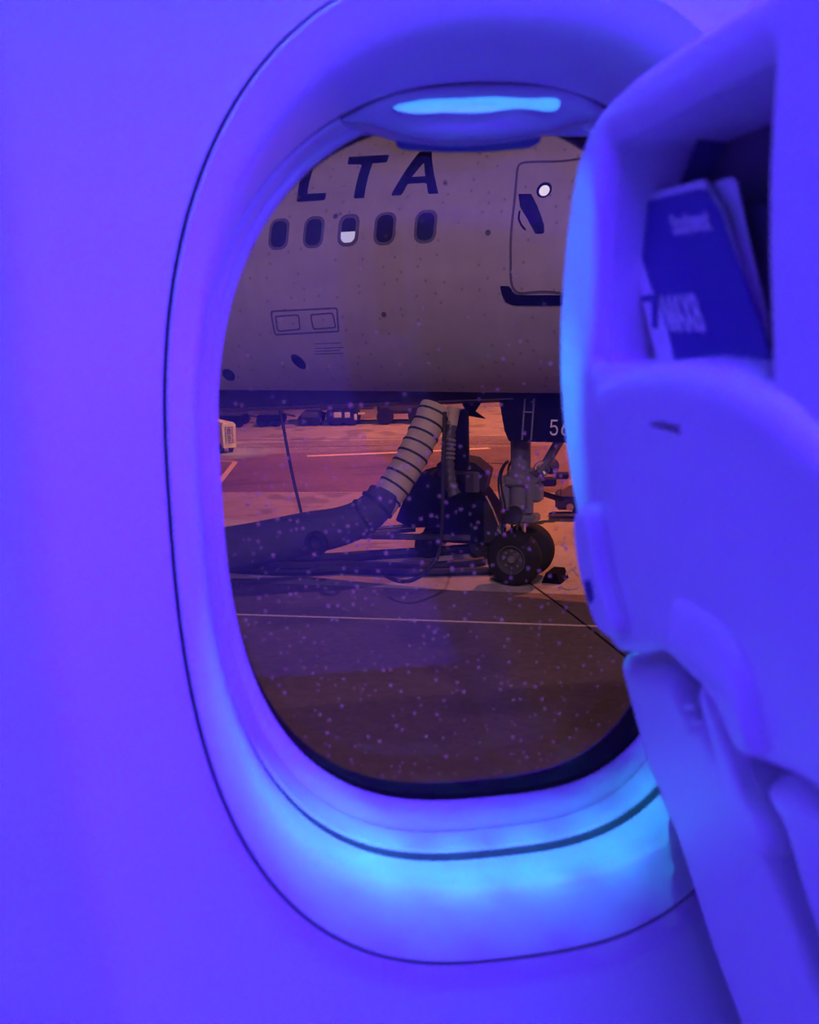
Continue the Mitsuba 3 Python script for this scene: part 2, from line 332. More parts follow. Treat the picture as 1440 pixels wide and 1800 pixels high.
def lamp(key, size, center, axes, color, power, label, weight=1.0):
    """A slim light fitting: a housing and the glowing strip in its mouth (faces along axes[2])."""
    ax = np.asarray(axes, float); note(key, label, 'lamp')
    add(key+'__housing', box((size[0]+0.02, size[1]+0.02, 0.02), np.asarray(center)-ax[2]*0.013, 0.003, ax), 'm_grey_metal', False)
    hx, hy = size[0]/2, size[1]/2; c = np.asarray(center, float)
    q = [c-ax[0]*hx-ax[1]*hy, c+ax[0]*hx-ax[1]*hy, c+ax[0]*hx+ax[1]*hy, c-ax[0]*hx+ax[1]*hy]
    scene[key+'__strip'] = ply(mesh(q, [[0, 1, 2], [0, 2, 3]]), 'm_white_marking', emitter={'type': 'area', 'sampling_weight': weight, 'radiance': {'type': 'rgb', 'value': (color*power).tolist()}})
lamp('ceiling_light_strip', (3.2, 0.36), (1.25, -0.50, ZC-0.03), [[1, 0, 0], [0, -1, 0], [0, 0, -1]], VIOLET, CEILING_POWER, 'violet LED light strip along the middle of the cabin ceiling', 6.0)
lamp('side_wall_light_strip', (1.78, 0.02), (0.3, 0.518, EYE_Z+0.535), [[1, 0, 0], [0, -1, 0], [0, 0, -1]], CYAN, WALLWASH_POWER, 'blue LED light strip where the side wall meets the locker', 2.0)

lamp('added_glint_strip', (3.6, 0.08), (1.0, -1.5, ZC-0.03), [[1, 0, 0], [0, -1, 0], [0, 0, -1]], CYAN, 10.0, 'added unseen blue strip on the ceiling, mirrored in the shade grip', 0.7)  # added only to give the shade grip its blue reflection
note('added_sill_spots', 'added cluster of unseen blue spots aimed at the window sill', 'lamp')  # added beams that tint the sill ledges blue, no known fitting
ACC = np.array([-0.08, 0.25, EYE_Z+0.515])
add('added_sill_spots__housing', box((0.05, 0.05, 0.03), ACC + [0, 0, 0.02], 0.006), 'm_grey_metal', 40)
for i, (q, w) in enumerate((((0.155, 0.595, -0.336), 1.0), ((0.108, 0.595, -0.334), 1.0), ((0.066, 0.595, -0.318), 0.95), ((0.044, 0.600, -0.296), 0.8), ((0.20, 0.595, -0.334), 1.0), ((0.244, 0.595, -0.318), 0.95), ((0.278, 0.595, -0.29), 0.8))):
    scene[f'added_sill_beam_{i}'] = {'type': 'spot', 'sampling_weight': 0.5, 'cutoff_angle': 3.3, 'beam_width': 1.9, 'intensity': {'type': 'rgb', 'value': (CYAN*ADDED_SPOT_POWER*w).tolist()},
        'to_world': T().look_at(origin=ACC.tolist(), target=[q[0], q[1], EYE_Z+q[2]], up=[1, 0, 0])}
# unseen louvre fins added to keep the side wall light narrow
_fx = np.arange(-0.60, 1.21, 0.02)
add('side_wall_light_strip__louvre', cat_([mesh([[x, 0.504, EYE_Z+0.533], [x, 0.532, EYE_Z+0.533], [x, 0.532, EYE_Z+0.500], [x, 0.504, EYE_Z+0.500]], [[0, 1, 2], [0, 2, 3]]) for x in _fx]
    + [box((1.84, 0.003, 0.034), (0.30, q, EYE_Z+0.5165), 0.001) for q in (0.504, 0.532)]), 'm_black', False)

# ================================================================== THE SEAT IN FRONT
SZ = np.array([-1.2, -0.60, -0.36, -0.28, -0.20, -0.13, -0.08, -0.02, 0.03, 0.075, 0.15, 0.30])
SX = np.array([0.52, 0.322, 0.243, 0.2165, 0.191, 0.1725, 0.1625, 0.1555, 0.1545, 0.156, 0.162, 0.185])
from scipy.interpolate import PchipInterpolator
_sx = PchipInterpolator(SZ, SX)
def seat_place(p, h):
    """(y, z) on the seat back and a height off it -> world."""
    z = p[:, 1]-EYE_Z; x = _sx(z); k = _sx.derivative()(z); n = 1/np.sqrt(1+k*k)
    return np.c_[x - h*n, p[:, 0], p[:, 1] + h*k*n]
def seat_yz(pts, h=0.0):
    out = []
    for x, y in pts:
        d = sight(x, y); t = 0.4
        for _ in range(40):
            P = EYE + d*t; t = t + 0.7*((float(_sx(np.clip(P[2]-EYE_Z, -1.2, 0.3))) - h) - P[0])/d[0]
        out.append((EYE+d*t)[1:])
    return np.array(out)
SEAT = 'airline_seat'
note(SEAT, 'pale airline seat back in front of the window, with a recessed pocket', 'seat')
left_edge = seat_yz([(1075, 160), (1050, 186), (1030, 222), (1011, 275), (998, 340), (988, 420), (981, 500), (977, 570), (977, 640), (981, 720), (989, 790), (1000, 860), (1014, 930), (1032, 1010), (1054, 1090), (1069, 1130), (1083, 1153)])
top_edge = seat_yz([(1500, -120), (1380, -50), (1290, 5), (1220, 50), (1160, 92), (1110, 128)])
hem = seat_yz([(1120, 1157), (1152, 1150), (1192, 1160), (1229, 1195), (1250, 1214), (1271, 1243), (1297, 1298), (1311, 1335), (1350, 1343), (1390, 1361), (1440, 1383)])
y_far = 0.02
far_top = np.array([[0.10, top_edge[0, 1]+0.012], [0.04, top_edge[0, 1]-0.01], [y_far, top_edge[0, 1]-0.05]])
far_low = np.array([[y_far, hem[-1, 1]-0.02], [0.12, hem[-1, 1]-0.012]])
shell_poly = sg.Polygon(np.vstack([far_low[::-1][::-1], far_top[::-1], top_edge, left_edge, hem][0:0] + [far_top[::-1], far_low][0:0] + [top_edge, left_edge, hem, far_low[::-1], far_top[::-1]])).buffer(0)
pocket_px = [(1064, 248), (1054, 340), (1046, 450), (1041, 560), (1041, 640), (1100, 641), (1180, 633), (1260, 646), (1345, 690), (1339, 560), (1335, 450), (1335, 350), (1340, 220), (1349, 92), (1250, 147), (1150, 203)]
pocket_poly = sg.Polygon(seat_yz(pocket_px)).buffer(-0.004).buffer(0.004)
panel_top = [(1041, 668), (1100, 645), (1180, 635), (1260, 648), (1350, 694), (1440, 775), (1560, 900)]
panel_yz = seat_yz(panel_top[:6], 0.006)
frame_poly = shell_poly.difference(pocket_poly)
def soften(p, d):
    # the moulded border leans back towards the outer edge
    return -0.012*np.exp(-d/0.012)*0
add(SEAT+'__frame', slab(frame_poly, seat_place, 0.0, 0.003, 0.008, 0.10, None, 0.006), 'm_seat_shell', 50)
# literature pocket: walls and back
op = ring_samples(pocket_poly.exterior, 0.003)
cz = pocket_poly.centroid
def shrink(q, k): return np.array([cz.x, cz.y]) + (q-[cz.x, cz.y])*k
rows_ = [seat_place(shrink(op, k), np.full(len(op), h)) for k, h in ((1.003, -0.007), (0.998, -0.010), (0.985, -0.024), (0.965, -0.042))]
pb = sg.Polygon(shrink(op, 0.965)).buffer(0.003); pp_, pf_, _ = plate(pb, 0.004, (), 0.008)
pocket_walls = wloft(rows_)
add(SEAT+'__pocket', pocket_walls, 'm_seat_shell', 40)
add(SEAT+'__pocket__back', mesh(seat_place(pp_, np.full(len(pp_), -0.0415)), pf_), 'm_seat_shaded', True, 'back of the pocket, coloured dark as recess shade')  # recess shade painted as a darker colour
# table panel under the pocket
pl_left = seat_yz([(1045, 700), (1056, 790), (1072, 900), (1098, 1020), (1128, 1105), (1152, 1146)], 0.004)
pl_low = hem[2:]
panel_poly = sg.Polygon(np.vstack([panel_yz[::-1], pl_left, pl_low[:], [[0.10, hem[-1, 1]-0.012]], [[0.06, hem[-1, 1]-0.012]], [[0.06, panel_yz[-1, 1]-0.03]], [[0.12, panel_yz[-1, 1]-0.012]]])).buffer(0).buffer(-0.003).buffer(0.003)
def lip(p, d):
    zt = np.interp(p[:, 0], panel_yz[::-1, 0], panel_yz[::-1, 1])
    return 0.004*np.exp(-np.clip(zt-p[:, 1], 0, None)/0.012)
add(SEAT+'__table', slab(panel_poly, seat_place, 0.005, 0.003, 0.010, 0.03, lip, 0.006), 'm_seat_shell', 50)
# raised cheek at the foot of the table
cheek_px = [(1153, 1046), (1185, 1050), (1232, 1088), (1266, 1140), (1290, 1200), (1306, 1285), (1310, 1328), (1295, 1292), (1270, 1240), (1248, 1211), (1228, 1192), (1191, 1156), (1154, 1134), (1149, 1090)]
cheek = sg.Polygon(smooth_poly(seat_yz(cheek_px, 0.012), 120)).buffer(0)
def cheek_h(p, d):
    c = seat_yz([(1200, 1060)])[0]; return np.clip((c[1]-p[:, 1])*0.13, -0.004, 0.011)
add(SEAT+'__table_cheek', slab(cheek, seat_place, 0.008, 0.003, 0.006, 0.012, cheek_h, 0.005), 'm_seat_shell', 50)
# slim side trim
trim_px = [(1014, 884), (1003, 897), (1004, 945), (1012, 995), (1026, 1050), (1044, 1098), (1060, 1117), (1074, 1120), (1078, 1108), (1062, 1045), (1047, 985), (1037, 925), (1028, 892)]
trim = sg.Polygon(smooth_poly(seat_yz(trim_px, 0.008), 120)).buffer(0)
add(SEAT+'__side_trim', slab(trim, seat_place, 0.008, 0.002, 0.006, 0.02, None, 0.003), 'm_seat_shell', 50)
spot = sg.Polygon(smooth_poly(seat_yz([(1031, 1012), (1029, 1030), (1034, 1048), (1042, 1052), (1043, 1036), (1038, 1016)], 0.008), 40)).buffer(0)
add(SEAT+'__side_trim__button', slab(spot, seat_place, 0.0086, 0.0012, 0.0004, 0.002), 'm_card_blue', 40)
# lower part: cover, arm, latch blocks, lower panel, black sheet for gap shade behind
low_px = [(1081, 1160), (1096, 1215), (1110, 1267), (1137, 1353), (1184, 1470), (1215, 1567), (1241, 1650), (1297, 1800), (1345, 1920), (1440, 2120), (1660, 2180), (1450, 1780), (1400, 1640), (1362, 1545), (1330, 1470), (1296, 1410), (1268, 1350), (1240, 1296), (1226, 1274), (1205, 1270), (1190, 1235), (1172, 1195), (1150, 1184), (1125, 1181), (1104, 1174)]
low = sg.Polygon(seat_yz(low_px, -0.006)).buffer(0).buffer(-0.002).buffer(0.002)
add(SEAT+'__lower_cover', slab(low, seat_place, -0.006, 0.003, 0.009, 0.09, None, 0.006), 'm_seat_shell', 50)
arm_px = [(1217, 1212), (1226, 1201), (1238, 1206), (1245, 1228), (1259, 1262), (1273, 1298), (1291, 1345), (1310, 1396), (1333, 1436), (1351, 1485), (1346, 1512), (1328, 1508), (1296, 1465), (1264, 1395), (1242, 1305), (1226, 1245)]
arm = sg.Polygon(smooth_poly(seat_yz(arm_px, 0.004), 120)).buffer(0)
add(SEAT+'__table_arm', slab(arm, seat_place, 0.004, 0.003, 0.006, 0.03, None, 0.004), 'm_seat_shell', 50)
pan_px = [(1326, 1386), (1338, 1374), (1373, 1374), (1440, 1426), (1540, 1500), (1700, 1700), (1800, 2150), (1600, 2150), (1440, 1780), (1428, 1640), (1398, 1552), (1368, 1450)]
pan = sg.Polygon(seat_yz(pan_px, 0.003)).buffer(0).buffer(-0.003).buffer(0.003)
add(SEAT+'__lower_panel', slab(pan, seat_place, 0.003, 0.003, 0.009, 0.03, None, 0.006), 'm_seat_shell', 50)
for bx in ([(1198, 1243), (1219, 1245), (1221, 1260), (1201, 1258)], [(1202, 1273), (1238, 1275), (1239, 1284), (1206, 1284)]):
    add(SEAT+'__latch', slab(sg.Polygon(seat_yz(bx, -0.008)), seat_place, -0.008, 0.0015, 0.002, 0.012), 'm_seat_shell', 50)
dk = seat_yz([(1085, 1115), (1500, 1300), (1640, 2100), (1420, 2060), (1110, 1280)], -0.03)
add(SEAT+'__gap_backing', slab(sg.Polygon(dk).buffer(-0.004), seat_place, -0.032, 0.01, 0.0, 0.05), 'm_black', 40, 'black sheet standing in for shade in the gaps')  # black backing put in where the gaps fall into shade
# padded front of the back rest, base cushion and legs (turned away from us)
cush = sg.Polygon([(0.03, EYE_Z-0.62), (0.44, EYE_Z-0.62), (0.445, EYE_Z+0.02), (0.40, EYE_Z+0.07), (0.07, EYE_Z+0.07), (0.03, EYE_Z+0.02)])
add(SEAT+'__back_cushion', slab(cush, lambda p, h: seat_place(p, -h), 0.17, 0.012, 0.03, 0.11), 'm_leather', 50)
add(SEAT+'__lower_shell', slab(sg.Polygon([(0.03, EYE_Z-0.66), (0.44, EYE_Z-0.66), (0.44, EYE_Z-0.30), (0.03, EYE_Z-0.30)]), seat_place, -0.035, 0.012, 0.01, 0.04), 'm_seat_shell', 50)
add(SEAT+'__seat_cushion', box((0.48, 0.44, 0.14), (0.66, 0.24, EYE_Z-0.68), 0.04), 'm_leather', 40)
for lx in (0.48, 0.84):
    for ly in (0.08, 0.40):
        add(SEAT+'__leg', box((0.04, 0.04, 0.40), (lx, ly, EYE_Z-0.95), 0.008), 'm_grey_metal', 40)
def on_quad(text, quad_px, h, thick=0.0006, bold=False, place=seat_place):
    """Lettering fitted to a parallelogram (top left, top right, bottom left in pixels) on the seat's plane at height h."""
    m, b = text2d(text, bold); tl, tr, bl = seat_yz(quad_px, h)
    v = np.array(m.vertices); u = (v[:, 0]-b[0, 0])/(b[1, 0]-b[0, 0]); w = (v[:, 1]-b[0, 1])/(b[1, 1]-b[0, 1])
    p = bl + u[:, None]*(tr-tl) + w[:, None]*(tl-bl)
    top = (v[:, 2]-b[0, 2])/(b[1, 2]-b[0, 2])
    return mesh(place(p, h + top*thick), m.faces)
add(SEAT+'__lettering', on_quad('Southwest', [(1146, 728), (1198, 741), (1146, 746)], 0.0052, 0.0006, True), 'm_ink', False, 'small dark lettering on the table')

# things in the pocket
CARD = 'safety_card'
note(CARD, 'dark blue folded safety card leaning in the seat pocket', 'card')
CH = -0.020
card_px = [(1097, 362), (1160, 346), (1234, 329), (1244, 338), (1262, 370), (1287, 444), (1307, 495), (1338, 578), (1352, 628), (1347, 690), (1185, 650), (1176, 610), (1158, 540), (1141, 506), (1113, 417)]
cp = sg.Polygon(seat_yz(card_px, CH)).buffer(0)
add(CARD+'__cover', slab(cp, seat_place, CH, 0.004, 0.0, 0.0008), 'm_card_blue', 30)
spine_px = [(1085, 360), (1097, 362), (1113, 417), (1141, 506), (1158, 540), (1176, 610), (1185, 655), (1158, 655), (1150, 620), (1142, 588), (1127, 522), (1105, 421)]
add(CARD+'__spine', slab(sg.Polygon(seat_yz(spine_px, CH+0.001)).buffer(0), seat_place, CH+0.001, 0.003, 0.0006, 0.003), 'm_card_white', 30, 'white folded edge of the card')
add(CARD+'__pages', slab(sg.Polygon(seat_yz([(1086, 359), (1150, 338), (1200, 322), (1236, 312), (1246, 336), (1264, 368), (1345, 640), (1180, 640)], CH-0.0015)).buffer(0), seat_place, CH-0.0015, 0.004, 0.0, 0.002), 'm_card_white', 30, 'pages behind the cover')
add(CARD+'__title', on_quad('Southwest', [(1178, 377), (1243, 366), (1187, 414)], CH+0.0003, 0.0005, True), 'm_card_white', False, 'white lettering near the top')
add(CARD+'__aircraft_type', on_quad('MAX8', [(1161, 521), (1222, 517), (1180, 586)], CH+0.0003, 0.0005, True), 'm_card_white', False, 'large white lettering near the foot')
add(CARD+'__aircraft_number', on_quad('7', [(1128, 522), (1152, 519), (1146, 580)], CH+0.0016, 0.0005, True), 'm_card_blue', False)
add('white_leaflet', slab(sg.Polygon(seat_yz([(1200, 330), (1238, 322), (1284, 308), (1293, 314), (1302, 358), (1317, 434), (1331, 495), (1347, 560), (1352, 660), (1250, 650)], -0.026)).buffer(0), seat_place, -0.026, 0.004, 0.0, 0.0008), 'm_card_white', 30, 'plain white leaflet standing behind the blue safety card', 'leaflet')
add('dark_leaflet', slab(sg.Polygon(seat_yz([(1290, 364), (1345, 357), (1352, 660), (1300, 650)], -0.033)).buffer(0), seat_place, -0.033, 0.004, 0.0, 0.0008), 'm_paper_dark', 30, 'dark leaflet at the right end of the seat pocket', 'leaflet')

# ================================================================== THE OTHER AIRCRAFT
W0 = on_ground(905, 1028)                                   # foot of its near nose wheel
_th = math.radians(10 + 24.5)
AX = np.array([math.cos(_th), -math.sin(_th), 0.0]); NR = np.array([-math.sin(_th), -math.cos(_th), 0.0]); ZU = np.array([0, 0, 1.0])
A0 = W0 - NR*0.30; A0[2] = 0
def loc(s, n, z): return A0 + AX*s + NR*n + ZU*z
def hull(s):
    """(half width, centre height, top, bottom) of the fuselage at station s (nose forward)."""
    s = np.asarray(s, float); t = np.clip((s-1.6)/5.2, 0, 1)
    k = np.sqrt(np.maximum(1-t**2.2, 0))
    w = 1.88*k; top = 1.98*k*(1-0.25*t); bot = (1.98-0.045*np.clip(s+5, 0, 7)*1.0)*k
    return w, 4.34-0.45*t**2, top, bot
def skin(s, z, off=0.0):
    w, zc, tp, bt = hull(s); q = (z-zc)/np.where(z > zc, tp, bt)
    return loc_arr(s, w*np.sqrt(np.maximum(1-q*q, 0)) + off, z)
def loc_arr(s, n, z): return A0 + np.outer(s, AX) + np.outer(n, NR) + np.outer(z, ZU)
def skin_place(p, h): return skin(p[:, 0], p[:, 1], h)
def px_skin(pts):
    out = []
    for x, y in pts:
        d = sight(x, y)
        def F(t):
            P = EYE + d*t - A0; s, n, z = P@AX, P@NR, P[2]; w, zc, tp, bt = hull(s); h = tp if z > zc else bt
            return (n/max(w, 1e-6))**2 + ((z-zc)/max(h, 1e-6))**2 - 1
        ts = np.arange(6, 30, 0.05); v = np.array([F(t) for t in ts]); i = int(np.argmax(v < 0)) if (v < 0).any() else int(v.argmin())
        lo, hi = ts[max(i-1, 0)], ts[i]
        for _ in range(30):
            mid = (lo+hi)/2
            if F(mid) < 0: hi = mid
            else: lo = mid
        P = EYE + d*hi - A0; out.append((P@AX, P[2]))
    return np.array(out)
PLANE = 'airliner'
note(PLANE, 'parked pale grey airliner with a dark blue belly seen through the window', 'airplane')
S_ = np.r_[np.linspace(-15, 1.6, 50), np.linspace(1.75, 6.79, 40)]
bline = px_skin([(384, 685), (680, 687.5), (977, 691)]); zline = lambda s: np.interp(s, bline[:, 0], bline[:, 1])
def hull_mesh(lo, hi, n):
    rows = []
    for s in S_:
        w, zc, tp, bt = hull(s); ph = np.linspace(lo(s), hi(s), n)
        rows.append(loc_arr(np.full(n, s), w*np.cos(ph), zc + np.where(np.sin(ph) > 0, tp, bt)*np.sin(ph)))
    v = np.vstack(rows); f = []; i = np.arange(n-1)
    for k in range(len(S_)-1):
        a, b = k*n, (k+1)*n; f += [np.c_[a+i, b+i, b+i+1], np.c_[a+i, b+i+1, a+i+1]]
    return mesh(v, np.vstack(f))
def phi_line(s):
    w, zc, tp, bt = hull(s); return -math.asin(min(0.97, max(0.2, (zc-float(zline(s)))/max(float(bt), 1e-3))))
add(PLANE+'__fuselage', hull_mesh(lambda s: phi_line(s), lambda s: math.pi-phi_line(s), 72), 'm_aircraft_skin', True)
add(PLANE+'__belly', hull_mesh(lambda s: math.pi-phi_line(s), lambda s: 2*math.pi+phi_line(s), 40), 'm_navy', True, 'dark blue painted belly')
def decal(name, poly, material, h=0.004, step=0.05, label=None, depth=0.01):
    return add(PLANE+'__'+name, slab(poly, skin_place, h, step, 0, depth), material, False, label)
# lettering along the fuselage, T and A as seen, the rest in the same slant
def letter(polys, label=None):
    g = polys[0]
    for q in polys[1:]: g = g.difference(q)
    decal('letter', g, 'm_navy', 0.004, 0.04, label)
P_ = lambda pts: sg.Polygon(px_skin(pts))
letter([P_([(614, 276), (685, 272), (680, 285), (655, 287), (640, 348), (622, 349), (637, 289), (611, 289)])], 'dark letter T')
letter([P_([(739, 266), (759, 266), (771, 340), (753, 341), (750, 321), (717, 323), (706, 343), (687, 344)]), P_([(746, 285), (748, 310), (724, 311)])], 'dark letter A')
lt = px_skin([(540, 280), (558, 279), (540, 341), (574, 339), (571, 352), (522, 355)])
letter([sg.Polygon(lt)], 'dark letter L')
tt = px_skin([(614, 276), (611, 289), (640, 348)]); hgt = tt[0, 1]-tt[2, 1]; zb = lt[5, 1]; sL = lt[5, 0]
def slant(pts, s0): return sg.Polygon([(s0 + x + 0.32*z, zb + z) for x, z in pts])
hh = float(hgt)
letter([slant([(0, 0), (0.42, 0), (0.42, 0.11), (0.14, 0.11), (0.14, 0.26), (0.36, 0.26), (0.36, 0.37), (0.14, 0.37), (0.14, hh-0.11), (0.42, hh-0.11), (0.42, hh), (0, hh)], sL-0.86)], 'dark letter E')
letter([slant([(0, 0), (0.30, 0), (0.44, 0.08), (0.50, 0.22), (0.50, hh-0.2), (0.44, hh-0.06), (0.30, hh), (0, hh)], sL-1.80), slant([(0.13, 0.11), (0.27, 0.11), (0.36, 0.2), (0.36, hh-0.2), (0.27, hh-0.11), (0.13, hh-0.11)], sL-1.80)], 'dark letter D')
# cabin windows
wc = px_skin([(490.4, 411.5), (551.5, 408), (612.7, 404.5), (676.7, 401.8), (748.2, 398.2)])
wz = float(np.mean(wc[:, 1])); ws = list(wc[:, 0]) + [wc[0, 0]-0.508*k for k in range(1, 9)]
for k, s0 in enumerate(ws):
    z0 = float(np.interp(s0, wc[:, 0], wc[:, 1]))
    rim = rrect(s0-0.15, z0-0.205, s0+0.15, z0+0.205, 0.115)
    inn = rrect(s0-0.115, z0-0.170, s0+0.115, z0+0.170, 0.09)
    key = decal('cabin_window', rim.difference(inn), 'm_window_rim', 0.006, 0.03)
    add(key+'__pane', slab(inn, skin_place, 0.001, 0.03, 0, 0.004), 'm_window_dark', False)
    if k == 2:
        labels[key] = {'label': 'window with its lower half pale and lit'}
        low_half = rrect(s0-0.11, z0-0.165, s0+0.11, z0+0.165, 0.088).intersection(sg.box(s0-1, z0-1, s0+1, z0-0.02))
        bl_ = slab(low_half, skin_place, 0.005, 0.02, 0, 0.004)
        scene[key+'__blind'] = ply(bl_, 'm_shade_white', emitter={'type': 'area', 'sampling_weight': 0.08, 'radiance': rgb(0.22, 0.28, 0.36)}); note(key+'__blind', 'lit cabin glow at the foot of the window')
        add(key+'__glint', slab(inn.difference(inn.buffer(-0.012)), skin_place, 0.006, 0.02, 0, 0.004), 'm_gear_paint', False)
# passenger door
door = sg.Polygon(smooth_poly(px_skin([(930, 283), (912, 288), (907, 305), (902, 360), (896, 430), (896, 470), (898, 500), (905, 514), (930, 517), (980, 517), (1060, 517), (1075, 500), (1078, 400), (1075, 300), (1060, 280), (1000, 280)]), 120)).buffer(0)
add(PLANE+'__door', slab(door, skin_place, 0.006, 0.05, 0.0, 0.01), 'm_aircraft_skin', 30)
DOOR = PLANE+'__door'
add(DOOR+'__gap', slab(door.difference(door.buffer(-0.03)), skin_place, 0.0075, 0.03, 0, 0.004), 'm_groove', False, 'dark gap round the door')
hd = P_([(912, 341), (934, 341), (944, 360), (952, 380), (957, 396), (957, 411), (942, 411), (928, 385), (915, 364)])
add(DOOR+'__handle', slab(hd, skin_place, 0.012, 0.04, 0, 0.008), 'm_navy', False, 'slanting dark handle recess')
arc = [(914, 371), (912, 384), (917, 396), (924, 404)]
add(DOOR+'__handle_mark', slab(sg.LineString(px_skin(arc)).buffer(0.012), skin_place, 0.010, 0.03, 0, 0.006), 'm_navy', False)
po = px_skin([(957, 334)])[0]
add(DOOR+'__porthole', slab(sg.Point(po).buffer(0.095), skin_place, 0.009, 0.03, 0, 0.006), 'm_navy', False)
ph_ = slab(sg.Point(po + [0.005, -0.008]).buffer(0.066), skin_place, 0.013, 0.02, 0, 0.006)
scene[DOOR+'__porthole__glass'] = ply(ph_, 'm_shade_white', emitter={'type': 'area', 'sampling_weight': 0.08, 'radiance': rgb(0.50, 0.50, 0.48)}); note(DOOR+'__porthole__glass', 'small round lit glass')
sill = P_([(880, 503), (897, 503), (900, 512), (908, 518), (925, 519), (1075, 519), (1075, 537), (905, 537), (890, 531), (884, 520)])
decal('door_sill', sill, 'm_navy', 0.02, 0.05, 'dark scuff strip under the door', 0.02)
# service panel and vents
def outline(pts, w): 
    g = sg.Polygon(px_skin(pts)).buffer(-0.03).buffer(0.03); return g.difference(g.buffer(-w))
decal('service_panel', outline([(475, 546), (594, 540), (597, 584), (483, 590)], 0.022), 'm_groove', 0.004, 0.03, 'outlined service panel with two hatches')
for q in ([(483, 555), (526, 552), (529, 580), (488, 584)], [(545, 552), (586, 549), (592, 577), (550, 580)]):
    add(PLANE+'__service_panel__hatch', slab(outline(q, 0.020), skin_place, 0.004, 0.03, 0, 0.01), 'm_groove', False)
for (cx_, cy_, rx, ry, tl) in ((525, 636, 0.062, 0.115, 0.6), (402, 659, 0.08, 0.085, 0.5)):
    c = px_skin([(cx_, cy_)])[0]; g = shapely.affinity.rotate(shapely.affinity.scale(sg.Point(c).buffer(1), rx*1.3, ry), math.degrees(tl), origin=tuple(c))
    decal('vent', g, 'm_navy', 0.006, 0.03, 'dark oval vent')
for (cx_, cy_) in ((675, 553), (858, 409), (590, 380)):
    decal('port', sg.Point(px_skin([(cx_, cy_)])[0]).buffer(0.035), 'm_groove', 0.005, 0.02)
for k, yy in enumerate((604, 612, 617, 622)):
    decal('stencil_line', P_([(552, yy), (600+(k % 2)*6, yy-2), (600+(k % 2)*6, yy-0.6), (552, yy+1.2)]), 'm_groove', 0.004, 0.04)
# long drip rail low on the belly
for s_a, s_b in ((-7.0, -1.6), (-1.0, 0.1)):
    ss_ = np.linspace(s_a, s_b, 16); pts = [loc(s, *( (lambda w, zc, tp, bt: (w*math.cos(-1.25)+0.01, zc+bt*math.sin(-1.25)-0.01))(*hull(s)))) for s in ss_]
    add(PLANE+'__drip_rail', tube(pts, 0.010, 6), 'm_gear_paint', 40)
# blade aerial under the belly
fin = at_depth(822, 740, 15.0)
def fin_mesh(p0, h, w):
    a = sg.Polygon([(-w*0.5, 0), (w, 0), (w*0.5, -h*0.6), (w*1.2, -h), (0.0, -h*0.85)])
    m = trimesh.creation.extrude_polygon(a, 0.02, engine='earcut'); v = np.array(m.vertices)
    return mesh(p0 + np.outer(v[:, 0], AX) + np.outer(v[:, 2]-0.01, NR) + np.outer(v[:, 1], ZU), m.faces)
fs = (at_depth(812, 726, 15.3)-A0)@AX
add(PLANE+'__blade_aerial', fin_mesh(loc(fs, 0.25, float(hull(fs)[1]-hull(fs)[3])+0.06), 0.26, 0.22), 'm_navy', False)

# nose gear
def wheel(key, n0, out):
    c = loc(0, n0, 0.394); ax = NR*out
    k = add(PLANE+'__'+key, lathe([(-0.165, 0.215), (-0.16, 0.30), (-0.135, 0.355), (-0.08, 0.386), (-0.03, 0.394), (0.03, 0.394), (0.08, 0.386), (0.135, 0.355), (0.16, 0.30), (0.165, 0.215), (0.13, 0.19)], c, ax, 56), 'm_rubber', 50, 'black nose wheel tyre')
    add(k+'__rim', lathe([(0.11, 0.0), (0.11, 0.05), (0.125, 0.075), (0.11, 0.10), (0.105, 0.165), (0.15, 0.178), (0.166, 0.190), (0.164, 0.212), (0.12, 0.206)], c, ax, 48), 'm_dark_metal', 35)
    a, b, d = frame_of(ax)
    bolts = [lathe([(0.105, 0.0), (0.135, 0.0001), (0.135, 0.018), (0.10, 0.02)], c + 0.125*(a*math.cos(t)+b*math.sin(t)), ax, 8) for t in np.arange(8)*math.pi/4]
    add(k+'__bolts', cat_(bolts), 'm_gear_paint', False, kind='stuff')
    add(k+'__hub_cap', lathe([(0.10, 0.0), (0.165, 0.0001), (0.165, 0.045), (0.10, 0.06)], c, ax, 24), 'm_gear_paint', 30)
wheel('wheel', 0.30, 1); wheel('wheel', -0.30, -1)
NG = PLANE+'__nose_gear_strut'
belly0 = float(hull(0)[1]-hull(0)[3])
add(NG, cat_([lathe([(0, 0.0), (0, 0.13), (0.12, 0.14), (0.14, 0.165), (0.24, 0.165), (0.26, 0.15), (0.62, 0.15), (0.64, 0.19), (0.74, 0.19), (0.76, 0.14), (belly0-0.7, 0.15), (belly0-0.55, 0.15)], loc(0, 0, 0.86), ZU, 32),
              box((0.16, 0.46, 0.16), loc(0, 0, 0.40), 0.04, [AX, NR, ZU])]), 'm_gear_paint', 35)
add(NG+'__piston', lathe([(0, 0.0), (0, 0.075), (0.42, 0.075), (0.42, 0)], loc(0, 0, 0.46), ZU, 24), 'm_chrome', 35, 'shiny piston')
for (z0, z1, s0) in ((0.46, 0.72, -0.28), (0.72, 0.98, -0.28)):
    pass
add(NG+'__torque_link', cat_([tube([loc(-0.08, 0.05, 0.48), loc(-0.34, 0.05, 0.74)], 0.03, 8), tube([loc(-0.08, -0.05, 0.48), loc(-0.34, -0.05, 0.74)], 0.03, 8), tube([loc(-0.34, 0, 0.74), loc(-0.10, 0.06, 0.98)], 0.035, 8)]), 'm_gear_paint', 40)
add(NG+'__drag_brace', cat_([tube([loc(0.10, 0.08, 1.25), loc(0.95, 0.1, belly0+0.1)], 0.05, 10), tube([loc(0.10, -0.08, 1.25), loc(0.95, -0.1, belly0+0.1)], 0.05, 10)]), 'm_gear_paint', 40)
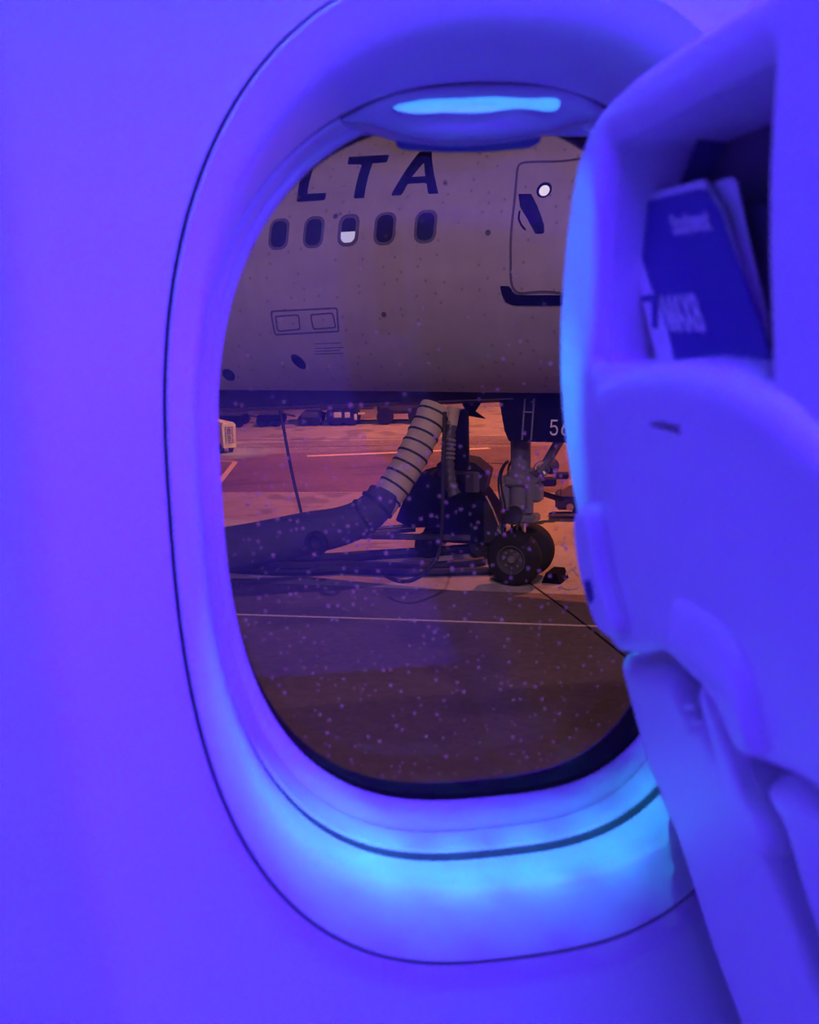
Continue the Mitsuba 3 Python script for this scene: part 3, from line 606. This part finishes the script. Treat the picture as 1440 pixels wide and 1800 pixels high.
add(NG+'__steering_collar', cat_([box((0.34, 0.40, 0.14), loc(-0.02, 0, 1.46), 0.04, [AX, NR, ZU]), lathe([(0, 0.0), (0, 0.06), (0.34, 0.06), (0.34, 0)], loc(-0.24, -0.20, 1.46), NR, 16), box((0.16, 0.5, 0.10), loc(0.04, 0, 1.10), 0.03, [AX, NR, ZU]), box((0.20, 0.22, 0.26), loc(0.22, 0.02, 1.30), 0.03, [AX, NR, ZU]), box((0.12, 0.30, 0.34), loc(-0.20, 0.0, 1.22), 0.03, [AX, NR, ZU]), lathe([(0, 0.0), (0, 0.055), (0.5, 0.055), (0.5, 0)], loc(0.16, 0.10, 1.02), ZU, 14), box((0.30, 0.30, 0.12), loc(0.10, 0.0, 0.92), 0.03, [AX, NR, ZU])]), 'm_gear_paint', 35)
hoses = [tube(spline([loc(-0.15, q, 1.75), loc(-0.24, q*1.6, 1.4), loc(-0.17, q*1.9, 1.05), loc(-0.20, q*1.4, 0.72), loc(-0.08, q, 0.5)], 24), 0.016, 6) for q in (0.1, 0.17, -0.12)]
for k, hm in enumerate(hoses): add(NG+'__hydraulic_hose', hm, 'm_black', 40)
for q, s0 in ((0.16, 0.36), (-0.10, 0.42)):
    L0 = loc(s0, q, 1.66)
    kk = add(NG+'__landing_light', lathe([(-0.16, 0.0), (-0.15, 0.05), (-0.06, 0.10), (0.0, 0.115), (0.012, 0.108)], L0, AX*0.55+NR*0.8, 24), 'm_gear_paint', 35)
    add(kk+'__lens', lathe([(-0.055, 0.0), (-0.035, 0.05), (0.0, 0.104)], L0, AX*0.55+NR*0.8, 20), 'm_chrome', 40)
add(NG+'__lamp_bracket', cat_([tube([loc(0.05, 0.05, 1.60), loc(0.34, 0.14, 1.62)], 0.03, 8), tube([loc(0.05, -0.05, 1.60), loc(0.40, -0.1, 1.62)], 0.03, 8)]), 'm_gear_paint', 40)
# nose gear doors: near one carries the fleet number
gd = [(-0.16, 0.0), (1.9, 0.0), (1.9, -0.64), (0.02, -0.64), (-0.05, -0.50)]
def gear_door(n0, tilt):
    m = trimesh.creation.extrude_polygon(sg.Polygon(gd).buffer(-0.02).buffer(0.02), 0.035, engine='earcut'); v = np.array(m.vertices)
    nn = n0 + (v[:, 2]-0.0175) + tilt*(-v[:, 1])
    return mesh(loc_arr(v[:, 0], nn, belly0 + 0.14 + v[:, 1]), m.faces)
GD = add(PLANE+'__gear_door', gear_door(0.46, 0.12), 'm_navy', False, 'near nose gear door carrying a white number')
add(PLANE+'__gear_door', gear_door(-0.46, -0.12), 'm_navy', False)
add(GD+'__hinge_arm', cat_([tube([loc(0.24+q, 0.50, belly0+0.16), loc(0.21+q, 0.57, belly0-0.48)], 0.014, 6) for q in (0, 0.13)]), 'm_gear_paint', 40)
add(GD+'__hinge_arm', tube([loc(0.22, 0.55, belly0-0.10), loc(0.37, 0.55, belly0-0.10)], 0.012, 6), 'm_gear_paint', 40)
mt, bt_ = text2d('56', False); v = np.array(mt.vertices); v = (v-bt_[0])/(bt_[1, 1]-bt_[0, 1])
ht = 0.21; s0_ = (at_depth(960, 755, 14.6)-A0)@AX; z0_ = at_depth(960, 768, 14.6)[2]
v2 = loc_arr(s0_ + v[:, 0]*ht*0.85, 0.46+0.0175+0.012+0.012*0 + 0.12*(belly0+0.14-(z0_+v[:, 1]*ht)) + v[:, 2]*0.004, z0_ + v[:, 1]*ht)
add(GD+'__number', mesh(v2, mt.faces), 'm_white_marking', False, 'white number 56')
bay = sg.Polygon([(-0.45, -0.40), (1.9, -0.40), (1.9, 0.40), (-0.45, 0.40)])

# ================================================================== GROUND
def gpoly(pts, z, material, key, label=None, top=0.0, px=True):
    q = [on_ground(*p)[:2] for p in pts] if px else pts
    P = sg.Polygon(q); m = trimesh.creation.extrude_polygon(P, 0.02, engine='earcut'); m.apply_translation([0, 0, z-0.02])
    return add(key, m, material, False, label)
note('ground', 'airport apron of concrete and darker lanes', kind='structure')
# pale and darker lanes run across the view; their edges were surveyed on the ground
E1 = [on_ground(400, 800)[:2], on_ground(860, 786)[:2]]     # far edge of the dark lane
E2 = [on_ground(372, 866)[:2], on_ground(640, 866)[:2]]     # near edge of the dark lane
E3 = [on_ground(440, 1024)[:2], on_ground(955, 1043)[:2]]   # where the ground turns darker on the near side
def ext(E, a, b):
    d = E[1]-E[0]; d = d/np.linalg.norm(d); return E[0]-d*a, E[0]+d*b
def strip(E, Eb, z, material, label, far=None):
    a0, a1 = ext(E, 60, 70)
    b0, b1 = ext(Eb, 60, 70) if Eb is not None else far
    return gpoly([a0, a1, b1, b0], z, material, 'ground__lane', label, px=False)
far_far = [np.array([-90.0, 170.0]), np.array([170.0, 170.0])]
strip(E1, None, 0, 'm_concrete', 'pale far apron', far_far)
strip(E2, E1, 0, 'm_dark_paving', 'darker lane across the apron')
strip(E3, E2, 0, 'm_concrete', 'pale concrete stand under the parked aircraft')
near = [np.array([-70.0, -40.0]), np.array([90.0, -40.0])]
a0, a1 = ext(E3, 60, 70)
gpoly([near[0], near[1], a1, a0], 0, 'm_dark_paving', 'ground__lane', 'darker near ground', px=False)  # darker tone from the last lane edge towards the viewer
def line(pts, w, key, material, label, z=0.004):
    q = np.array([on_ground(*p)[:2] for p in pts]); P = sg.LineString(q).buffer(w/2, cap_style=2)
    m = trimesh.creation.extrude_polygon(P, 0.006, engine='earcut'); m.apply_translation([0, 0, z-0.003])
    return add(key, m, material, False, label)
line([(200, 1073), (420, 1080.5), (720, 1090), (1050, 1101), (1300, 1110)], 0.05, 'ground__painted_line', 'm_paint_line', 'thin pale line across the near ground')
line([(200, 866), (372, 866.5), (640, 866), (900, 865)], 0.05, 'ground__painted_line', 'm_paint_line', 'thin pale line beyond the hose')
line([(330, 905), (384, 850), (414, 812)], 0.14, 'ground__painted_line', 'm_paint_line', 'slanting pale line at the left')
line([(352, 812), (414, 811)], 0.12, 'ground__painted_line', 'm_paint_line', None)
line([(540, 802), (640, 798), (740, 794), (860, 788)], 0.30, 'ground__painted_line', 'm_paint_line', 'broad pale line beyond the hose')
line([(820, 812), (920, 817)], 0.06, 'ground__joint', 'm_black', None)
line([(928, 1023), (990, 1068), (1050, 1115), (1110, 1163)], 0.03, 'ground__joint', 'm_black', 'dark joint running towards us by the nose wheel')
for yy in (775, 788): line([(300, yy+1), (900, yy-8)], 0.06, 'ground__joint', 'm_groove', None)

# ---------------------------------------------------------------- air hose from belly to ground
def hose_pts(px_list, depths, n): return spline([at_depth(x, y, d) for (x, y), d in zip(px_list, depths)], n)
HOSE = 'air_conditioning_hose'
note(HOSE, 'fat tan ringed air hose slanting from the belly down to the ground', 'hose')
hp = hose_pts([(766, 716), (742, 768), (712, 826), (664, 893)], [14.6, 14.5, 14.4, 14.3], 40)
hr = 0.205
add(HOSE+'__sleeve', tube(hp, hr*(1+0.02*np.sin(np.arange(40)*0.9)), 28), 'm_hose', 50, 'tan fabric sleeve')
L_ = np.r_[0, np.cumsum(np.linalg.norm(np.diff(hp, axis=0), axis=1))]
def along(q): return np.array([np.interp(q, L_, hp[:, i]) for i in range(3)])
for q in np.linspace(0.10, L_[-1]-0.20, 9):
    a, b = along(q-0.012), along(q+0.012); add(HOSE+'__strap', lathe([(0, hr*0.99), (0, hr+0.012), (0.026, hr+0.012), (0.026, hr*0.99)], a, b-a, 28), 'm_black', 30)
DUCT = 'ground_air_duct'
note(DUCT, 'grey fabric air duct lying along the ground at the left', 'duct')
g0 = hose_pts([(676, 868), (648, 902), (600, 925), (540, 937), (480, 950), (420, 962), (330, 975), (150, 990)], [14.3, 14.25, 14.3, 14.4, 14.5, 14.6, 14.8, 15.2], 60)
gz = np.clip(g0[:, 2], 0.29, None)
g0[:, 2] = gz
add(DUCT+'__sleeve', tube(g0, np.interp(np.arange(60), [0, 6, 14, 30, 59], [0.215, 0.24, 0.275, 0.30, 0.32]), 24), 'm_sleeve', 50)
for q in (2, 5, 33): 
    a, b = g0[q], g0[q+1]; add(DUCT+'__band', lathe([(0, 0.22), (0, 0.25 + 0.062*(q > 9)), (0.04, 0.25 + 0.062*(q > 9)), (0.04, 0.22)], a, b-a, 28), 'm_black', 30)
# second hose behind it
H2 = 'cable_hose'
note(H2, 'dark ribbed hose hanging from the belly right of the tan hose', 'hose')
h2 = hose_pts([(798, 716), (793, 745), (788, 790), (789, 832), (800, 870)], [14.9, 14.9, 14.9, 14.9, 14.9], 40)
add(H2+'__sleeve', tube(h2[8:], 0.085*(1+0.10*np.sin(np.arange(32)*1.9)), 16), 'm_dark_metal', 40)
add(H2+'__collar', tube(h2[:9], 0.09, 16), 'm_hose', 40, 'tan upper collar')
for q in range(14, 24, 2): add(H2+'__rib', lathe([(0, 0.085), (0.0, 0.10), (0.03, 0.10), (0.03, 0.085)], h2[q], h2[q+1]-h2[q], 16), 'm_gear_paint', 30)
# dark pillar right beside it (hose cradle)
add('hose_cradle', cat_([box((0.26, 0.12, 0.84), at_depth(808, 772, 15.2), 0.03, [AX, NR, ZU])]), 'm_navy', 30, 'dark upright panel hanging beside the ribbed hose', 'panel')

# ---------------------------------------------------------------- service cart
CART = 'service_cart'
cc = on_ground(800, 985); ca = np.array([0.93, -0.36, 0]); cb = np.array([-0.36, -0.93, 0])
cc = cc + ZU*0 - cb*0.5
note(CART, 'dark service cart standing between the hoses and the nose wheel', 'cart')
def cl(x, y, z): return cc + ca*x + cb*y + ZU*z
def body_profile(pts, wdt, y0=0.0):
    m = trimesh.creation.extrude_polygon(sg.Polygon(pts).buffer(-0.03).buffer(0.03), wdt, engine='earcut'); v = np.array(m.vertices)
    return mesh(np.array([cl(a, y0 + c - wdt/2, b) for a, b, c in v]), m.faces)
add(CART+'__body', body_profile([(-0.95, 0.62), (-0.72, 0.50), (-0.25, 0.52), (-0.2, 0.28), (0.56, 0.24), (0.72, 0.30), (0.66, 0.72), (0.46, 1.02), (0.30, 1.16), (-0.10, 1.20), (-0.40, 1.36), (-0.62, 1.30), (-0.80, 0.98)], 0.9), 'm_navy', 30)
add(CART+'__hood', body_profile([(0.02, 1.18), (0.30, 1.15), (0.44, 1.02), (0.52, 1.34), (0.30, 1.52), (-0.02, 1.58), (-0.30, 1.50), (-0.28, 1.30)], 0.7, -0.05), 'm_black', 30)
add(CART+'__side_panel', body_profile([(0.18, 1.08), (0.40, 1.08), (0.40, 1.40), (0.18, 1.40)], 0.03, 0.47), 'm_dark_metal', 30, 'paler side panel')
add(CART+'__edge_trim', tube([cl(0.50, 0.46, 1.02), cl(0.60, 0.46, 0.82), cl(0.70, 0.46, 0.55)], 0.014, 6), 'm_tan', 40)
add(CART+'__fender', body_profile([(0.46, 0.28), (0.72, 0.28), (0.70, 0.56), (0.58, 0.86), (0.46, 0.98)], 0.06, 0.43), 'm_black', 30)
for x_, y_ in ((-0.45, 0.36), (0.42, 0.36), (-0.45, -0.36), (0.42, -0.36)):
    k = add(CART+'__wheel', lathe([(-0.07, 0.10), (-0.06, 0.19), (-0.03, 0.215), (0.03, 0.215), (0.06, 0.19), (0.07, 0.10), (0.04, 0.08), (0.04, 0.0)], cl(x_, y_, 0.215), cb, 28), 'm_rubber', 40)
add(CART+'__drawbar', cat_([tube([cl(-0.7, 0.1, 0.40), cl(-1.5, 0.15, 0.33), cl(-2.6, 0.2, 0.30)], 0.035, 8), tube([cl(-0.7, -0.3, 0.40), cl(-2.6, 0.16, 0.30)], 0.035, 8)]), 'm_dark_metal', 40)
add(CART+'__chassis', box((3.1, 0.10, 0.09), cl(-1.3, 0.46, 0.36), 0.02, [ca, cb, ZU]), 'm_dark_metal', 30)
add(CART+'__ring', lathe([(-0.03, 0.10), (-0.03, 0.16), (0.03, 0.16), (0.03, 0.10), (-0.03, 0.10)], at_depth(556, 955, 14.0), NR, 28), 'm_black', 40)
add(CART+'__valve_knob', lathe([(-0.03, 0.0), (-0.03, 0.12), (0.03, 0.14), (0.05, 0.10), (0.05, 0.0)], at_depth(903, 907, 15.2), NR+ZU*0.6, 24), 'm_black', 40)
# cables
def cable(key, px_list, depths, r, label, n=60, ground=False):
    q = hose_pts(px_list, depths, n)
    q[:, 2] = np.maximum(q[:, 2], r)
    add(key, tube(q, r, 8), 'm_black', 40, label, 'cable')
cable('power_cable', [(782, 724), (780, 800), (778, 880), (775, 950), (766, 985), (745, 1008), (715, 1022), (690, 1018), (675, 1008)], [14.1, 14.1, 14.15, 14.25, 14.25, 14.2, 14.1, 14.2, 14.4], 0.026, 'black cable hanging beside the tan hose and looping on the ground')
cable('thin_cable', [(492, 722), (500, 760), (513, 830), (531, 907), (540, 950)], [15.2, 15.1, 15.0, 14.9, 14.8], 0.021, 'thin black cable hanging left of the tan hose')
def ground_cable_shade(px_list, r, label, n=80):  # cables drawn thicker to stand in for the duct shadow
    q = spline([on_ground(x, y) + ZU*r for x, y in px_list], n); q[:, 2] = r
    add('ground_cable_shade', tube(q, r, 8), 'm_black', 40, label, 'cable')
ground_cable_shade([(300, 1006), (420, 1008), (520, 1012), (600, 1009), (700, 1013), (800, 1012), (870, 1010)], 0.06, 'black ground cable, thickened as duct shadow, nearest one')
ground_cable_shade([(300, 992), (420, 998), (520, 1004), (600, 1001), (700, 1004), (800, 1000), (850, 994)], 0.07, 'black ground cable, thickened as duct shadow, middle one')
ground_cable_shade([(300, 985), (430, 985), (560, 990), (660, 984), (760, 978), (860, 968)], 0.08, 'black ground cable, thickened as duct shadow, farthest one')

# wheel chock and a scrap of sheet beside it
cw = on_ground(962, 1022)
def wedge(c, l, w, h):
    m = trimesh.creation.extrude_polygon(sg.Polygon([(-l/2, 0), (l/2, 0), (l*0.28, h), (-l*0.28, h)]), w, engine='earcut'); v = np.array(m.vertices)
    return mesh(c + np.outer(v[:, 0], AX) + np.outer(v[:, 2]-w/2, NR) + np.outer(v[:, 1], ZU), m.faces)
add('wheel_chock', wedge(cw - NR*0.1 + AX*0.09, 0.28, 0.42, 0.15), 'm_navy', False, 'dark wheel chock in front of the nose wheels', 'chock')
cs = at_depth(1004, 1003, 15.4)
add('warning_flag', cat_([box((0.20, 0.02, 0.05), cs, 0.006, [AX*0.8+ZU*0.6, NR, ZU]), box((0.16, 0.02, 0.05), cs + AX*0.06 - ZU*0.02, 0.006, [AX*0.7-ZU*0.7, NR, ZU])]), 'm_sheet_pink', False, 'crumpled pale tag lying by the wheel chock', 'tag')

# tow tractor, farther, half hidden by the seat
TUG = 'tow_tractor'
tg = on_ground(1000, 912); tb = np.array([0.95, -0.3, 0]); tn = np.array([-0.3, -0.95, 0])
note(TUG, 'small tan tow tractor behind the nose gear, beside the seat edge', 'tractor')
def tl_(x, y, z): return tg + tb*x + tn*y + ZU*z
add(TUG+'__body', cat_([box((1.7, 0.9, 0.26), tl_(0.6, -0.4, 0.30), 0.06, [tb, tn, ZU])]), 'm_dark_metal', 30)
def hoodm():
    m = trimesh.creation.extrude_polygon(sg.Polygon([(-0.12, 0.40), (0.9, 0.40), (0.9, 0.62), (0.25, 0.66), (0.02, 0.60), (-0.10, 0.50)]).buffer(-0.02).buffer(0.05), 0.7, engine='earcut'); v = np.array(m.vertices)
    return mesh(np.array([tl_(a, c-0.7, b) for a, b, c in v]), m.faces)
add(TUG+'__hood', hoodm(), 'm_tan', 30, 'rounded tan hood')
add(TUG+'__bumper', box((0.55, 0.06, 0.05), tl_(-0.05, 0.08, 0.09), 0.015, [tb, tn, ZU]), 'm_tan', 30)
add(TUG+'__lamp', lathe([(-0.03, 0), (-0.03, 0.05), (0.03, 0.07), (0.04, 0.0)], tl_(0.02, 0.08, 0.24), tn, 16), 'm_yellow', 30)
for x_ in (0.25, 1.2):
    add(TUG+'__wheel', lathe([(-0.08, 0.08), (-0.07, 0.17), (0.0, 0.19), (0.07, 0.17), (0.08, 0.08), (0.05, 0.0)], tl_(x_, 0.02, 0.19), tn, 24), 'm_rubber', 40)
add(TUG+'__hitch', cat_([tube([tl_(-0.1, 0, 0.35), tl_(-0.5, 0.1, 0.50), tl_(-0.75, 0.2, 0.75)], 0.05, 8), box((0.3, 0.2, 0.16), tl_(-0.38, 0.1, 0.72), 0.03, [tb, tn, ZU]), box((0.25, 0.2, 0.12), tl_(-0.12, -0.1, 0.80), 0.03, [tb, tn, ZU])]), 'm_black', 30)

# yellow ground unit at the left
GU = 'yellow_ground_unit'
gu = on_ground(404, 797); ga = np.array([0.955, 0.297, 0]); gb = np.array([0.297, -0.955, 0])
note(GU, 'yellow ground power unit with a louvred end at the left edge of the window', 'generator')
def gl_(x, y, z): return gu + ga*x + gb*y + ZU*z
def unit_body():
    m = trimesh.creation.extrude_polygon(sg.Polygon([(-0.17, 0.16), (0.20, 0.16), (0.22, 0.80), (0.17, 0.88), (-0.15, 0.88), (-0.20, 0.80)]), 1.5, engine='earcut'); v = np.array(m.vertices)
    return mesh(np.array([gl_(a, c-1.5, b) for a, b, c in v]), m.faces)
add(GU+'__body', unit_body(), 'm_yellow', False)
for k in range(9):
    add(GU+'__louvre', box((0.24, 0.03, 0.022), gl_(0.01, 0.01, 0.31+0.055*k), 0.006, [ga, gb, ZU]), 'm_groove', False)
for x_ in (-0.07, 0.08):
    add(GU+'__upright', box((0.02, 0.035, 0.52), gl_(x_*0.9-0.01, 0.012, 0.53), 0.004, [ga, gb, ZU]), 'm_yellow', False)
for x_ in (-0.14, 0.14): add(GU+'__wheel', lathe([(-0.05, 0.03), (-0.04, 0.13), (0.04, 0.13), (0.05, 0.03)], gl_(x_, -0.3, 0.13), ga, 20), 'm_rubber', 40)

# row of low trailers beyond the aircraft, and a truck with bright patches
def far_pt(x): return on_ground(x, 752 - (x-400)*0.02)
def vehicle_frame(x):
    c = far_pt(x); d = on_ground(640, 747)-on_ground(400, 752); d /= np.linalg.norm(d); return c, d, np.array([d[1], -d[0], 0])
for k, (xa, xb) in enumerate(((388, 424), (456, 490), (530, 560))):
    c0, d, nn = vehicle_frame((xa+xb)/2); ln = np.linalg.norm(far_pt(xb)-far_pt(xa))
    TR = f'baggage_trailer_{k:03d}' if k else 'baggage_trailer'
    note(TR, ['dark baggage trailer beyond the yellow unit, leftmost of the row', 'dark baggage trailer in the middle of the row beyond the belly', 'dark baggage trailer next to the lit truck'][k], 'trailer', 'baggage trailers beyond the aircraft')
    add(TR+'__bed', box((ln, 1.4, 0.20), c0 - nn*0.7 + ZU*0.37, 0.03, [d, nn, ZU]), 'm_dark_metal', False)
    add(TR+'__wall', box((ln*0.96, 0.05, 1.0), c0 - nn*1.35 + ZU*1.1, 0.02, [d, nn, ZU]), 'm_grey_metal', False)
    for q in (-0.36, 0.34):
        for w in (-0.1, -1.3):
            add(TR+'__wheel', lathe([(-0.09, 0.08), (-0.08, 0.21), (0.08, 0.21), (0.09, 0.08), (0.06, 0.0)], c0 + d*ln*q + nn*w + ZU*0.21, nn, 20), 'm_rubber', 40)
    add(TR+'__tow_bar', tube([c0 + d*ln*0.48 - nn*0.7 + ZU*0.42, c0 + d*(ln*0.5+0.5) - nn*0.7 + ZU*0.30], 0.04, 6), 'm_dark_metal', 40)
    if k < 2: add(TR+'__box', box((0.9, 0.8, 0.18), c0 + d*ln*0.1 - nn*0.3 + ZU*0.33, 0.02, [d, nn, ZU]), 'm_navy', False)
TK = 'service_truck'
c0, d, nn = vehicle_frame(616)
note(TK, 'dark service truck with bright patches between its wheels beyond the belly', 'truck')
add(TK+'__chassis', box((1.9, 1.6, 0.35), c0 - d*0.1 - nn*0.9 + ZU*0.72, 0.05, [d, nn, ZU]), 'm_dark_metal', False)
add(TK+'__cab', box((0.8, 1.5, 1.3), c0 + d*0.45 - nn*0.9 + ZU*1.55, 0.15, [d, nn, ZU]), 'm_grey_metal', False)
add(TK+'__box', box((1.0, 1.6, 1.5), c0 - d*0.5 - nn*0.9 + ZU*1.66, 0.08, [d, nn, ZU]), 'm_grey_metal', False)
for x_ in (592, 617):
    q = far_pt(x_)
    k = add(TK+'__wheel', lathe([(-0.14, 0.10), (-0.12, 0.33), (-0.05, 0.36), (0.08, 0.36), (0.12, 0.33), (0.14, 0.2), (0.08, 0.0)], q + ZU*0.36, nn, 28), 'm_rubber', 40)
GLOW_COL = np.array([1.0, 0.66, 0.34])
def glow(key, w, h, c, dd, mm, power, label=None):
    b = box((w, 0.05, h), c, 0.015, [dd, mm, ZU]); scene[key] = ply(b, 'm_white_marking', emitter={'type': 'area', 'sampling_weight': 0.08, 'radiance': {'type': 'rgb', 'value': (GLOW_COL*power).tolist()}})
    if label: note(key, label)
for i, (x_, y_, w_, h_) in enumerate(((593.5, 729.5, 13, 9), (610.5, 729.5, 9, 9), (625, 733, 5, 10), (635.5, 727, 12, 4))):
    glow(TK+'__lamp' + (f'_{i:03d}' if i else ''), w_/49.0, h_/49.0, at_depth(x_, y_, 37.2), d, nn, 1.7)  # small glowing patches between the wheels
SV = 'baggage_tug'
c1, d1, n1 = vehicle_frame(738)
note(SV, 'small dark baggage tug with a split round lamp just left of the tan hose top', 'tug')
add(SV+'__body', box((1.7, 1.3, 1.0), c1 + d1*(-0.65) - n1*0.8 + ZU*0.85, 0.12, [d1, n1, ZU]), 'm_dark_metal', False)
for q in (-1.2, -0.1): add(SV+'__wheel', lathe([(-0.1, 0.08), (-0.09, 0.28), (0.09, 0.30), (0.1, 0.1), (0.06, 0)], c1 + d1*q + n1*0.0 + ZU*0.30, n1, 24), 'm_rubber', 40)
lp0 = at_depth(740.5, 733, 37.8)
for i, q in enumerate((-0.09, 0.09)):
    m = lathe([(-0.03, 0.0), (-0.02, 0.085), (0.03, 0.075), (0.045, 0.0)], lp0 + d1*q, n1, 20); v = np.array(m.vertices); v[:, 2] = lp0[2] + (v[:, 2]-lp0[2])*1.7
    scene[SV+'__lamp'+('_001' if i else '')] = ply(mesh(v, m.faces), 'm_white_marking', smooth=40, emitter={'type': 'area', 'sampling_weight': 0.08, 'radiance': {'type': 'rgb', 'value': (GLOW_COL*np.array([1, .85, .9])*1.5).tolist()}})

# ---------------------------------------------------------------- apron floodlights (beyond the frame) and two added fills
_q = gl_(0.6, 2.2, 3.2)
scene['fill_unit'] = {'type': 'spot', 'sampling_weight': 0.3, 'cutoff_angle': 24.0, 'beam_width': 10.0, 'intensity': {'type': 'rgb', 'value': [110.0, 66.0, 26.0]}, 'to_world': T().look_at(origin=_q.tolist(), target=gl_(0, 0, 0.5).tolist(), up=[0, 0, 1])}  # added spot, only there to brighten the yellow unit
def flood(key, pos, color, power, weight=2.0):
    scene[key] = {'type': 'point', 'sampling_weight': weight, 'position': np.asarray(pos, float).tolist(), 'intensity': {'type': 'rgb', 'value': (np.asarray(color)*power).tolist()}}
_p = loc(4, -18, 26)
scene['flood_far'] = {'type': 'spot', 'sampling_weight': 4.0, 'cutoff_angle': 44.0, 'beam_width': 30.0, 'intensity': {'type': 'rgb', 'value': (SODIUM*3000.0).tolist()},
                      'to_world': T().look_at(origin=_p.tolist(), target=(_p-ZU*5).tolist(), up=AX.tolist())}
flood('flood_front', loc(26, 3, 9), [1.0, 0.62, 0.36], 90.0)
flood('flood_near', [-6, -20, 26], [0.95, 0.50, 0.74], 1250.0)
flood('fill_low', [-2, -17, 13.5], [0.90, 0.50, 0.80], 420.0)  # added fill that evens out the lower hull

# ================================================================== RAIN ON THE OUTER PANE
lpn = row(0.694, 0.0215, 0.0450, 0.0480, 1); PN = sg.Polygon(lpn[:, [0, 2]]).buffer(-0.003)
bx0, bz0, bx1, bz1 = PN.bounds
drops = []
while len(drops) < 800:
    x = rng.uniform(bx0, bx1); z = rng.uniform(bz0, bz1); q = (z-bz0)/(bz1-bz0)
    if rng.random() > np.interp(q, [0, 0.1, 0.45, 0.55, 0.7, 1], [0.8, 0.75, 1.0, 0.40, 0.16, 0.10]) or not PN.contains(sg.Point(x, z)): continue
    r = rng.uniform(0.0005, 0.0011) if rng.random() < 0.7 else rng.uniform(0.0010, 0.0015)
    if all((x-a)**2+(z-b)**2 > (r+c+0.0004)**2 for a, b, c in drops): drops.append((x, z, r))
drops.sort(key=lambda t: -t[2])
def drop_mesh(x, z, r):
    y = float(wall_y(z, 0.694)); sq = rng.uniform(0.85, 1.25)
    v = [[x, y-0.0006*r/0.001, z]]; f = []; n = 10
    for k, (rr, hh_) in enumerate(((0.6, 0.8), (1.0, 0.0))):
        for j in range(n):
            a = 2*np.pi*j/n; v.append([x + r*rr*np.cos(a), y + 0.0003 - 0.0009*hh_*r/0.001, z + r*sq*rr*np.sin(a)])
    for j in range(n):
        k = (j+1) % n; f += [[0, 1+j, 1+k], [1+j, 1+n+j, 1+n+k], [1+j, 1+n+k, 1+k]]
    return mesh(v, f)
for i, q in enumerate(drops[:300]):
    add('raindrop', drop_mesh(*q), 'm_droplet', True, 'small round raindrop on the wet outer pane', 'raindrop', 'raindrops on the window pane')
add('fine_raindrops', cat_([drop_mesh(*q) for q in drops[300:]]), 'm_droplet', True, 'fine spray of tiny raindrops between the larger ones', 'raindrops', kind='stuff')
